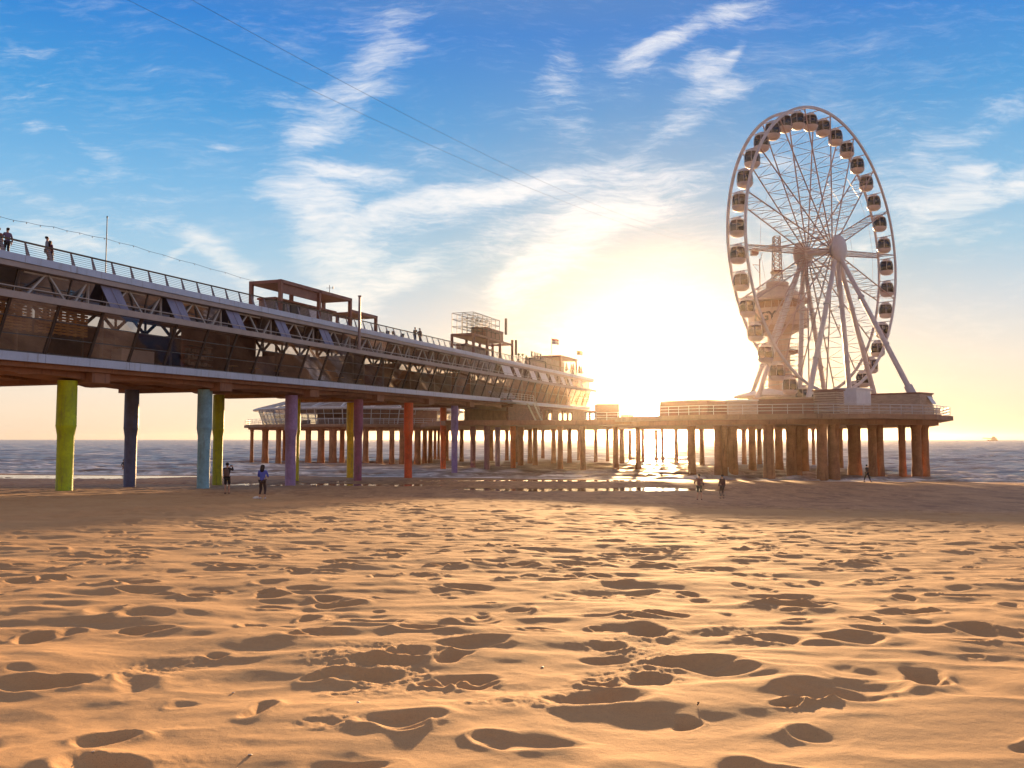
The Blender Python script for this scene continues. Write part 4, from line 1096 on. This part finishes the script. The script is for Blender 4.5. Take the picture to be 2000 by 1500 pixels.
# interior fittings seen through the glass (things)
def itbox(name, t0, t1, q0, q1, z0, z1, mat, label, cat, extra=None):
    o = empty(name, PQ((t0 + t1) / 2, (q0 + q1) / 2, z0)); tag(o, label, cat); mb = MB()
    if extra: extra(mb)
    else: strip(mb, t0, t1, q0, q1, z0, z1)
    R_(o, mb, 'body', mat); return o
def pallets(t0, t1):
    def f(mb):
        z = 6.6
        while z < 9.1:
            strip(mb, t0, t1, 2.3, 2.42, z, z + .13); z += .185
        for t in np.arange(t0, t1, .55): strip(mb, t, t + .14, 2.44, 2.6, 6.55, 9.1)
    return f
itbox('pallet_wall', 46.2, 52.2, 2.3, 2.6, 6.6, 9.1, M['plank'], 'wall of pale timber slats behind the leftmost windows', 'slat wall', pallets(46.0, 52.2))
itbox('pallet_wall', 52.4, 56.3, 2.3, 2.6, 6.6, 9.1, M['plank'], 'wall of pale timber slats behind the second window bay', 'slat wall', pallets(52.6, 56.2))
itbox('serving_counter', 58.9, 61.8, 2.2, 3.1, 5.03, 6.15, M['palepanel'], 'white serving counter behind the glass', 'counter')
itbox('wall_screen', 60.0, 61.7, 4.0, 4.1, 6.4, 7.5, M['interior2'], 'pale grey panel above the white counter', 'panel')
def shelf(mb):
    for z in (5.5, 6.0, 6.5, 7.0): strip(mb, 65.3, 68.0, 2.4, 2.9, z, z + .05)
    rr = random.Random(1)
    for z in (5.55, 6.05, 6.55):
        t = 65.4
        while t < 67.7:
            w = rr.uniform(.15, .4); strip(mb, t, t + w, 2.45, 2.8, z, z + rr.uniform(.15, .38)); t += w + .08
itbox('shop_shelf', 65.3, 68, 2.4, 2.9, 5.5, 7., M['interior2'], 'shop shelf full of small boxes behind the glass', 'shelf', shelf)
tb0 = None
for i, t in enumerate((70.5, 73.2, 76.5, 83.0, 86.2, 89.5)):
    if tb0 is None:
        tb0 = empty('cafe_table'); mb = MB(); mb.lathe((0, 0, 0), [(.45, .72), (.45, .76)], 18); mb.build('tabletop', M['plank'], tb0); mb = MB(); mb.tube((0, 0, 0), (0, 0, .72), .04, n=6); mb.lathe((0, 0, 0), [(.25, 0), (.25, .03)], 12); mb.build('leg', M['dark'], tb0); o = tb0
    else: o = copy_tree(tb0)
    o.location = PQ(t, 2.6, 5.04); tag(o, 'round cafe table behind the glass, ' + ['beside the shelf', 'second from the shelf', 'third from the shelf', 'below the upright pipe', 'just past the upright pipe', 'last of the row past the pipe'][i], 'table', 'cafe tables behind the glass')

# ------------------------------------------------------------------ people
SK = {}
def skinmat(k, rgb):
    if k not in SK: SK[k] = paint(k, rgb, .7, 0, .1, 6.)
    return SK[k]
def skin_obj(name, pts, edges, mat, parent, root=0, sub=1):
    me = bpy.data.meshes.new(name); me.from_pydata([p[:3] for p in pts], edges, [])
    me.materials.append(mat); o = bpy.data.objects.new(name, me); COL.objects.link(o); o.parent = parent
    bm = bmesh.new(); bm.from_mesh(me); sl_ = bm.verts.layers.skin.verify(); bm.verts.ensure_lookup_table()
    for v, p in zip(bm.verts, pts):
        r_ = p[3]; v[sl_].radius = (r_, p[4] if len(p) > 4 else r_)
    bm.verts[root][sl_].use_root = True; bm.to_mesh(me); bm.free()
    o.modifiers.new('skin', 'SKIN').use_smooth_shade = True
    s = o.modifiers.new('sub', 'SUBSURF'); s.levels = sub; s.render_levels = sub
    return o
def person(loc, rz, h, pose, cl, label, hair='short'):
    """pose: dict of hand targets l/r and feet l/r (metres for a 1.75 m figure, front is -y)."""
    o = empty('person', loc, rz); tag(o, label, 'person'); k = h / 1.75; o.scale = (k, k, k)
    hl, hr = Vector(pose['hl']), Vector(pose['hr']); fl, fr = Vector(pose['fl']), Vector(pose['fr']); lean = pose.get('lean', 0)
    def elbow(s, hnd, sx):
        m = (s + hnd) / 2; L = .57; d = (hnd - s).length; k_ = math.sqrt(max(0, (L / 2) ** 2 - (d / 2) ** 2)); return m + Vector((sx * .5, .35, -.8)).normalized() * k_
    Sl, Sr = Vector((.185, -lean, 1.42)), Vector((-.185, -lean, 1.42))
    el, er = elbow(Sl, hl, 1), elbow(Sr, hr, -1)
    hipl, hipr = Vector((.09, 0, .90)), Vector((-.09, 0, .90))
    def knee(hp, ft): m = (hp + ft) / 2; d = (hp - ft).length; return m + Vector((0, -1, 0)) * math.sqrt(max(0, (.43) ** 2 - (d / 2) ** 2))
    al, ar = fl + Vector((0, 0, .08)), fr + Vector((0, 0, .08))
    kl, kr = knee(hipl, al), knee(hipr, ar)
    hd = pose.get('head', 0)
    P_ = [(0, 0, .97, .12, .10), (0, -lean * .5, 1.15, .125, .095), (0, -lean, 1.36, .145, .10), (0, -lean, 1.50, .055), (0, -lean - hd * .4, 1.60, .075, .085), (0, -lean - hd, 1.69, .08, .095),
          (0, -lean - .1 - hd, 1.635, .016)]
    E = [(0, 1), (1, 2), (2, 3), (3, 4), (4, 5), (4, 6)]
    def chain(start, lst):
        p = start
        for v in lst: P_.append((*v[0], v[1])); E.append((p, len(P_) - 1)); p = len(P_) - 1
        return p
    for S, e_, hnd, sx in ((Sl, el, hl, 1), (Sr, er, hr, -1)):
        d = (hnd - e_).normalized(); wr = hnd - d * .02
        last = chain(2, [(S, .055), (e_, .042), (wr, .028), (hnd + d * .05, .034)])
        side = d.cross(Vector((0, 0, 1)));
        if side.length < .2: side = Vector((1, 0, 0))
        side.normalize(); up2 = side.cross(d)
        for q_, L in ((-.03, .07), (-.01, .085), (.01, .08), (.03, .06)):
            p_ = hnd + d * .07 + side * q_; chain(last, [(p_, .010), (p_ + d * L * .6 - up2 * .012, .009), (p_ + d * L - up2 * .035, .007)])
        chain(last - 1, [(hnd + d * .02 + side * .045, .011), (hnd + d * .06 + side * .06, .009)])
    for hp, kn, an_, ft in ((hipl, kl, al, fl), (hipr, kr, ar, fr)):
        chain(0, [(hp, .09), (kn, .058), (kn.lerp(an_, .35), .056), (an_, .036), (ft + Vector((0, -.03, .035)), .036), (ft + Vector((0, -.15, .025)), .028)])
    skin_obj('body', P_, E, skinmat('skin', (196, 146, 116)), o)
    # shirt
    S_ = [(0, 0, .84, .17, .14), (0, -lean * .5, 1.15, .15, .115), (0, -lean, 1.35, .165, .12), (0, -lean, 1.46, .085)]; Es = [(0, 1), (1, 2), (2, 3)]
    for S, e_, hnd in ((Sl, el, hl), (Sr, er, hr)):
        n0 = len(S_); S_ += [(*S, .07), (*e_, .056)]; Es += [(2, n0), (n0, n0 + 1)]
        if cl.get('sleeve', 1): S_.append((*e_.lerp(hnd, .85), .042)); Es.append((n0 + 1, n0 + 2))
    skin_obj('jacket' if cl.get('sleeve', 1) else 'shirt', S_, Es, skinmat('cloth_%d_%d_%d' % cl['top'], cl['top']), o)
    cut = cl.get('cut', .95); S_ = [(0, 0, .95, .145, .125)]; Es = []
    for hp, kn, an_ in ((hipl, kl, al), (hipr, kr, ar)):
        n0 = len(S_); S_ += [(*hp, .105), (*kn, .075)]; Es += [(0, n0), (n0, n0 + 1)]
        if cut > .5: S_.append((*kn.lerp(an_, (cut - .5) * 2), .055)); Es.append((n0 + 1, n0 + 2))
    skin_obj('trousers' if cut > .5 else 'shorts', S_, Es, skinmat('cloth_%d_%d_%d' % cl['leg'], cl['leg']), o)
    hy = -lean - hd
    if hair == 'long': Hh = [(0, hy + .03, 1.76, .10, .11), (0, hy + .045, 1.66, .135, .12), (0, -lean + .09, 1.50, .13, .09), (0, -lean + .11, 1.36, .10, .06)]
    else: Hh = [(0, hy + .02, 1.78, .10, .115), (0, hy + .04, 1.68, .118, .115), (0, hy + .05, 1.60, .09, .08)]
    skin_obj('hair', Hh, [(i, i + 1) for i in range(len(Hh) - 1)], skinmat('hair', cl.get('hair', (50, 34, 26))), o)
    for an_, ft in ((al, fl), (ar, fr)):
        skin_obj('shoe', [(*(ft + Vector((0, .03, .05))), .048), (*(ft + Vector((0, -.08, .04))), .045), (*(ft + Vector((0, -.19, .03))), .034)], [(0, 1), (1, 2)], skinmat('shoe_%d' % cl.get('shoe', (60, 50, 45))[0], cl.get('shoe', (60, 50, 45))), o)
    return o
stand = dict(hl=(.27, -.06, .86), hr=(-.27, -.06, .86), fl=(.12, 0, 0), fr=(-.12, .03, 0))
photo = dict(hl=(.10, -.42, 1.52), hr=(-.04, -.40, 1.50), fl=(.10, 0, 0), fr=(-.12, .03, 0))
lookdn = dict(hl=(.14, -.32, 1.18), hr=(-.14, -.32, 1.18), fl=(.16, 0, 0), fr=(-.14, .04, 0), head=.05)
walkp = dict(hl=(.24, -.28, .98), hr=(-.24, .22, .95), fl=(.09, .32, .02), fr=(-.09, -.32, 0))
lean_ = dict(hl=(.16, -.45, 1.08), hr=(-.16, -.45, 1.08), fl=(.1, 0, 0), fr=(-.12, .1, 0), lean=.10)
def ground_at(x, y, zg=None):
    d = 50.
    for _ in range(60):
        p = at(x, y, d); g_ = gz(p.x, d); e_ = p.z - g_
        if abs(e_) < .004: break
        a, b, c = ray(x, y); d += e_ / max(.03, abs(c / b)) * .6; d = max(10, min(140, d))
    p = at(x, y, d); p.z = gz(p.x, d) + .015; return p
def scale_for(p, px): return px * p.y / F
def put(x, ytop, ybot, rz, pose, cl, label, hair='short'):
    p = ground_at(x, ybot); h = scale_for(p, ybot - ytop); h = max(1.5, min(1.95, h)); return person(p, rz, h, pose, cl, label, hair), h
A_, hA = put(443, 905, 965, PI * 1.06, dict(hl=(-.04, -.42, 1.50), hr=(-.22, -.40, 1.54), fl=(.10, 0, 0), fr=(-.12, .03, 0)), dict(top=(60, 44, 40), leg=(48, 40, 40), cut=.5, shoe=(60, 40, 34)), 'person in dark clothes and shorts with a backpack, holding a camera up')
mb = MB(); mb.lathe((0, 0, 0), [(.06, -.24), (.16, -.2), (.18, 0), (.15, .2), (.05, .25)], 14); o = mb.build('backpack', rgbm('bag_cloth', (104, 78, 72), rough=.8), None, True)
o.scale = (1, .62, 1); o.location = A_.location + A_.matrix_basis.to_3x3() @ Vector((.03, .2, 1.2)); tag(o, 'dark backpack on the back of the person with the camera', 'backpack')
mb = MB(); mb.box(-.06, .06, -.03, .03, -.04, .04); mb.tube((0, -.03, 0), (0, -.1, 0), .03, n=10); o = mb.build('camera_body', M['black']); o.name = 'photo_camera'
o.location = A_.location + A_.matrix_basis.to_3x3() @ Vector((-.14, -.50, 1.56)); o.rotation_euler = (0, 0, PI * 1.06); tag(o, 'small black camera held up by the person in dark clothes', 'camera')
put(512, 909, 975, PI * .97, lookdn, dict(top=(92, 100, 190), leg=(70, 52, 50), cut=.86, shoe=(220, 210, 205)), 'woman with long brown hair in a blue jacket and cropped trousers, looking down', 'long')
put(1366, 927, 977, PI * .9, dict(hl=(.32, -.30, 1.12), hr=(-.24, -.1, .95), fl=(.14, 0, 0), fr=(-.15, .02, 0)), dict(top=(120, 70, 60), leg=(60, 44, 40), cut=.5, shoe=(60, 44, 40)), 'backlit person in shorts beside the tide pool, one forearm held out')
put(1411, 928, 974, PI * 1.1, stand, dict(top=(96, 60, 50), leg=(90, 66, 60), shoe=(60, 44, 40)), 'backlit person in long trousers, standing right of the one in shorts')
put(1694, 908, 942, PI * .55, walkp, dict(top=(60, 42, 44), leg=(48, 36, 36), cut=.9, shoe=(50, 40, 40)), 'small figure walking along the waterline below the wheel platform')
put(241, 897, 924, PI * .5, walkp, dict(top=(60, 42, 44), leg=(150, 110, 90), cut=.5, shoe=(50, 40, 40)), 'distant figure half hidden behind the slate blue pillar')
def rp(x, q, rz, h, pose, cl, label, hair='short'):
    t = t_of(x, q); person(PQ(t, q, RZ + .01), rz, h, pose, cl, label, hair)
rp(81, 1.6, PI * .62, 1.82, stand, dict(top=(120, 124, 140), leg=(150, 140, 140), shoe=(60, 50, 50)), 'man in a grey shirt on the roof walkway, looking to sea')
rp(88, 1.45, PI * .8, 1.58, stand, dict(top=(96, 44, 66), leg=(60, 40, 60)), 'shorter person in a dark plum coat leaning beside the man in grey', 'long')
rp(2, 1.5, PI * 1.3, 1.72, dict(hl=(.30, -.25, .95), hr=(-.25, 0, .9), fl=(.1, 0, 0), fr=(-.12, .03, 0)), dict(top=(110, 90, 120), leg=(48, 40, 50)), 'person in a mauve top at the left end of the roof railing')
rp(-16, 1.9, PI * 1.3, 1.70, stand, dict(top=(120, 80, 70), leg=(60, 50, 60)), 'second person at the left end of the roof, partly cut by the frame')
rp(809, 1.5, PI * .9, 1.80, lean_, dict(top=(80, 60, 60), leg=(60, 50, 50)), 'left one of two people at the railing before the cage tower')
rp(819, 1.5, PI * .8, 1.84, dict(hl=(.26, -.18, 1.0), hr=(-.26, -.05, .9), fl=(.12, 0, 0), fr=(-.1, .05, 0)), dict(top=(100, 70, 66), leg=(66, 50, 50)), 'right one of two people at the railing before the cage tower')

# sandal on the sand, ship, sail
p = ground_at(502, 974.5); mb = MB(); mb.lathe((0, 0, 0), [(.03, .0), (.2, .0), (.22, .05), (.12, .13), (.02, .15)], 12); o = mb.build('white_bag', rgbm('bag_white', (225, 218, 214), rough=.7), None, True); o.scale = (1.1, .6, .8); o.location = p; tag(o, 'small white bag lying on the sand left of the woman in blue', 'bag')
sh = at(1938, 858, 2600); sh.z = 0
ship = empty('cargo_ship', sh); tag(ship, 'tiny ship with a long boom on the horizon at the right', 'ship'); ppm = 2600 / F
SHM = paint('ship_paint', (150, 118, 96), .6)
mb = MB(); mb.hexa([(-6 * ppm, -6, -1), (8 * ppm, -6, -1), (8 * ppm, 6, -1), (-6 * ppm, 6, -1)], [(-9 * ppm, -7, 2.4 * ppm), (9 * ppm, -7, 2.4 * ppm), (9 * ppm, 7, 2.4 * ppm), (-9 * ppm, 7, 2.4 * ppm)]); mb.build('hull', SHM, ship)
mb = MB(); mb.box(-1 * ppm, 7 * ppm, -5, 5, 2.5 * ppm, 5.5 * ppm); mb.box(1 * ppm, 5 * ppm, -4, 4, 5.6 * ppm, 8 * ppm); mb.build('superstructure', SHM, ship)
mb = MB(); mb.bar((-1 * ppm, 0, 4.5 * ppm), (-18 * ppm, 0, 5.4 * ppm), 1.4 * ppm); mb.bar((3 * ppm, 0, 8 * ppm), (3 * ppm, 0, 10 * ppm), .6 * ppm); mb.build('boom', SHM, ship)
# scattered shells and debris
SH = paint('shell', (215, 200, 180), .5); DB = paint('driftwood', (70, 50, 36), .8)
r5 = random.Random(8); proto = {}
dirs = []
for i in range(10):
    x = r5.uniform(60, 1950); y = r5.uniform(1110, 1490); a, b, c = ray(x, y); d = 3.
    for _ in range(40):
        q = at(x, y, d); zg = float(sand_z(np.array([[q.x]]), np.array([[d]]), np.array([[math.hypot(q.x, d)]]), None)[0, 0]); e_ = q.z - zg; d += e_ / max(.05, abs(c / b)) * .5; d = max(1.6, min(30, d))
    q = at(x, y, d); q.z = zg
    kk = 'shell' if r5.random() < .5 else 'twig'
    if kk not in proto:
        mb = MB()
        if kk == 'shell': mb.lathe((0, 0, 0), [(.002, .006), (.012, .005), (.018, 0), (.012, -.003)], 9)
        else: mb.bar((-.02, 0, .004), (.022, .006, .008), .008, .006); mb.bar((0, 0, .006), (.008, .014, .012), .005)
        proto[kk] = mb.build(kk, SH if kk == 'shell' else DB, None, kk == 'shell'); o = proto[kk]
    else: o = proto[kk].copy(); COL.objects.link(o)
    o.location = q + Vector((0, 0, .003)); s = r5.uniform(.35, .7); o.scale = (s, s, s); o.rotation_euler = (r5.uniform(-.3, .3), r5.uniform(-.3, .3), r5.uniform(0, 6))
    tag(o, 'small pale shell lying on the footprinted foreground sand' if kk == 'shell' else 'tiny dark scrap of wood on the footprinted foreground sand', kk, 'shells scattered on the sand' if kk == 'shell' else 'scraps scattered on the sand')

# ------------------------------------------------------------------ sky, sun, haze
SUN_AZ = math.radians(9.4); SUN_EL = math.radians(5.0)
sdir = Vector((math.sin(SUN_AZ) * math.cos(SUN_EL), math.cos(SUN_AZ) * math.cos(SUN_EL), math.sin(SUN_EL)))
gdir = Vector((math.sin(SUN_AZ) * math.cos(math.radians(2.7)), math.cos(SUN_AZ) * math.cos(math.radians(2.7)), math.sin(math.radians(2.7))))
sl_ = bpy.data.lights.new('sun', 'SUN'); so = bpy.data.objects.new('sun', sl_); COL.objects.link(so)
sl_.energy = 4.3; sl_.angle = math.radians(1.3); sl_.color = (1, .60, .28)
so.rotation_euler = (-sdir).to_track_quat('-Z', 'Y').to_euler()
world = bpy.data.worlds.new('World'); scene.world = world; world.use_nodes = True
t = NT(world.node_tree); t.n.clear()
tc = t.node('ShaderNodeTexCoord'); D = t.vmath('NORMALIZE', tc.outputs['Generated'])
sep = t.node('ShaderNodeSeparateXYZ'); t.put(sep.inputs[0], D); dx, dy, dz = sep.outputs
ramp = t.node('ShaderNodeValToRGB'); t.put(ramp.inputs[0], dz)
cr = ramp.color_ramp
stops = [(0.0, (246, 218, 188)), (.03, (247, 224, 200)), (.085, (232, 224, 216)), (.14, (206, 214, 224)), (.20, (160, 200, 226)), (.27, (118, 180, 225)), (.345, (68, 153, 217)), (.43, (38, 127, 210)), (.56, (120, 136, 166)), (1., (190, 156, 132))]
while len(cr.elements) < len(stops): cr.elements.new(.5)
for e_, (p_, c_) in zip(cr.elements, stops): e_.position = p_; e_.color = (*lin(c_), 1)
sky = t.node('ShaderNodeTexSky', sky_type='NISHITA'); sky.sun_disc = False; sky.sun_elevation = SUN_EL; sky.sun_rotation = SUN_AZ; sky.dust_density = 1.5
nish = t.mix(1., sky.outputs[0], (.01, .012, .012), 'MULTIPLY')
# slightly rosier away from the sun
cosang = t.vmath('DOT_PRODUCT', D, tuple(gdir), out=1)
ang = t.math('ARCCOSINE', t.math('MINIMUM', cosang, .99999))
back = t.mapr(dy, .3, -.6)
base = t.mix(t.math('MULTIPLY', back, t.mapr(dz, 0, .5, 1, 0)), ramp.outputs[0], lin((230, 186, 155)))
dim = t.math('SUBTRACT', 1., t.math('MULTIPLY', t.math('POWER', 2.71828, t.math('MULTIPLY', t.math('POWER', t.math('DIVIDE', ang, .30), 2.), -1)), .40))
dn = t.node('ShaderNodeVectorMath', operation='SCALE'); t.put(dn.inputs[0], base); t.put(dn.inputs['Scale'], dim); base = dn.outputs[0]
# cirrus --------------------------------------------------------------
sky_y = t.math('MAXIMUM', dy, .05)
comb = t.node('ShaderNodeCombineXYZ'); t.put(comb.inputs[0], t.math('DIVIDE', dx, sky_y)); t.put(comb.inputs[1], t.math('DIVIDE', dz, sky_y)); G2 = comb.outputs[0]
def gxy(x, y): a, b, c = ray(x, y); return a / b, c / b
wob = t.node('ShaderNodeTexNoise'); t.put(wob.inputs['Vector'], G2); wob.inputs['Scale'].default_value = 5; wob.inputs['Detail'].default_value = 4
warp = t.vmath('ADD', G2, t.vmath('MULTIPLY', t.vmath('SUBTRACT', wob.outputs['Color'], (.5, .5, .5)), (.11, .06, 0)))
BL = [ # x, y, half-length, half-width, angle (deg, up to the right), strength
 (745, 95, 130, 42, 55, .45), (660, 200, 150, 45, 38, .62), (600, 262, 90, 20, 40, .55), (560, 195, 50, 14, 5, .3),
 (600, 332, 50, 12, -4, .8), (690, 342, 95, 20, -8, .95),
 (560, 385, 80, 26, -12, .8), (610, 440, 100, 55, -70, .95), (680, 520, 130, 50, -60, .9), (780, 555, 90, 24, 32, .9), (700, 590, 110, 26, 10, .7),
 (740, 420, 120, 18, 22, .9), (880, 392, 190, 24, 12, .85), (1040, 360, 170, 16, 16, .9), (820, 450, 160, 40, 18, .45), (1160, 370, 150, 55, 10, .6), (1190, 410, 120, 40, 30, .8), (1110, 490, 150, 42, 38, .85), (1010, 550, 90, 32, 30, .75), (960, 480, 130, 30, 25, .4),
 (1280, 90, 90, 20, 22, .85), (1400, 30, 110, 20, 24, .7), (1480, 8, 80, 12, 10, .45), (1390, 120, 60, 24, 12, .8), (1390, 175, 90, 20, 12, .8), (1450, 95, 40, 10, 55, .6), (1320, 238, 80, 20, 28, .6), (1240, 130, 60, 30, 25, .35),
 (1085, 120, 55, 35, 80, .45), (1070, 190, 60, 40, 85, .38), (1120, 240, 60, 30, 60, .2),
 (1800, 350, 110, 40, 20, .5), (1880, 400, 190, 30, 20, .8), (1960, 370, 120, 22, 15, .8), (1880, 345, 40, 16, 20, .8), (1800, 250, 150, 40, 15, .28), (1950, 235, 120, 24, 22, .42), (1780, 480, 200, 20, 8, .45), (1600, 430, 160, 90, 0, .35), (1330, 370, 60, 30, 40, .4),
 (85, 250, 30, 14, 5, .75), (60, 88, 90, 12, 0, .3), (50, 172, 60, 10, 12, .28), (200, 290, 95, 14, -24, .42), (250, 330, 40, 22, -40, .3), (440, 290, 35, 8, 0, .45), (435, 500, 110, 20, -34, .75), (480, 540, 60, 24, -50, .65), (350, 495, 35, 6, 32, .6),
 (110, 470, 100, 24, -12, .65), (60, 380, 120, 14, -26, .3), (240, 400, 160, 60, -10, .25), (1120, 605, 35, 5, 15, .3), (1000, 690, 300, 50, 5, .4), (820, 300, 60, 14, 30, .2), (1480, 330, 90, 50, 20, .3)]
acc = None
for (x, y, hl_, hw, an_, st) in BL:
    cx, cy = gxy(x, y)
    v = t.mapping(warp, (cx, cy, 0), (0, 0, math.radians(an_)), (hl_ * 1.6 / F, hw * 2.1 / F, 1), 'TEXTURE')
    L = t.vmath('LENGTH', v, out=1)
    f = t.mapr(L, 1.0, .1, 0, st)
    if acc is None: acc = f
    else: acc = t.math('SUBTRACT', t.math('ADD', acc, f), t.math('MULTIPLY', acc, f))
def streak(rot, sc, seed, scale, det=7, rough=.62, dist=.3):
    return t.noise(t.mapping(warp, (seed, seed * .7, 0), (0, 0, math.radians(rot)), sc, 'POINT'), scale, det, rough, dist)
s1 = streak(-24, (1, 4.5, 1), 3.1, 9.0); s2 = streak(-4, (1, 4.5, 1), 8.3, 34., 6, .68); s3 = streak(18, (1, 2.2, 1), 1.7, 3.2, 5)
st_ = t.math('ADD', t.math('MULTIPLY', s1, .40), t.math('ADD', t.math('MULTIPLY', s2, .35), t.math('MULTIPLY', s3, .25)))
body = t.mapr(t.math('ADD', t.math('MULTIPLY', acc, .62), t.math('MULTIPLY', t.math('SUBTRACT', st_, .5), 2.3)), .02, .86, 0, 1)
wispy = t.math('MULTIPLY', t.mapr(st_, .47, .68), .20)
cloud = t.math('MAXIMUM', t.math('MULTIPLY', body, .92), t.math('MULTIPLY', wispy, t.mapr(dy, -.2, .2)))
cloud = t.math('MULTIPLY', cloud, t.mapr(dz, .0, .10))
ccol = t.mix(t.mapr(dz, .05, .35), lin((255, 246, 232)), lin((238, 240, 246)))
base = t.mix(t.math('MULTIPLY', cloud, t.mapr(dy, 0, .1)), base, ccol)
# aureole of the low sun
def glow(width, amp, col):
    g_ = t.math('MULTIPLY', t.math('POWER', 2.71828, t.math('MULTIPLY', t.math('POWER', t.math('DIVIDE', ang, width), 2.), -1)), amp)
    return t.mix(1., t.mix(0., (0, 0, 0), (0, 0, 0)), (0, 0, 0)) if False else (g_, col)
def addc(base, g_, col):
    n = t.node('ShaderNodeVectorMath', operation='SCALE'); n.inputs[0].default_value = col; t.put(n.inputs['Scale'], g_)
    return t.vmath('ADD', base, n.outputs[0])
res = t.vmath('ADD', base, nish)
for w_, a_, c_ in ((.018, 60., (1, .86, .6)), (.036, 3.0, (1, .88, .62)), (.085, .30, (1, .9, .70))):
    g_, c_ = glow(w_, a_, c_); res = addc(res, g_, c_)
below = t.mapr(dz, -.002, 0.0, 0, 1)
res = t.mix(below, lin((190, 160, 140)), res)
bg = t.node('ShaderNodeBackground'); t.put(bg.inputs[0], res); bg.inputs[1].default_value = .30
wo = t.node('ShaderNodeOutputWorld'); t.l.new(bg.outputs[0], wo.inputs['Surface'])
world.cycles.sampling_method = 'MANUAL'; world.cycles.sample_map_resolution = 2048

HAZE = True
if HAZE:
    mb = MB(); mb.box(-9600, 9600, -9600, 9600, -4.2, 56)
    m = bpy.data.materials.new('haze_air'); m.use_nodes = True; tt = NT(m.node_tree); tt.n.clear()
    pv = tt.node('ShaderNodeVolumePrincipled'); pv.inputs['Color'].default_value = (1., .93, .86, 1); pv.inputs['Density'].default_value = .00005; pv.inputs['Anisotropy'].default_value = .91
    oo = tt.node('ShaderNodeOutputMaterial'); tt.l.new(pv.outputs[0], oo.inputs['Volume'])
    hz = mb.build('haze', m); tag(hz, 'thin golden evening haze over the sea and pier', kind='stuff')
    hz.visible_shadow = True
scene.cycles.volume_bounces = 0; scene.cycles.max_bounces = 6; scene.cycles.diffuse_bounces = 2; scene.cycles.glossy_bounces = 3; scene.cycles.transparent_max_bounces = 24
scene.cycles.use_denoising = True
scene.cycles.sample_clamp_indirect = 6.0
scene.view_settings.view_transform = 'Standard'; scene.view_settings.look = 'None'; scene.view_settings.exposure = 1.75; scene.view_settings.gamma = 1
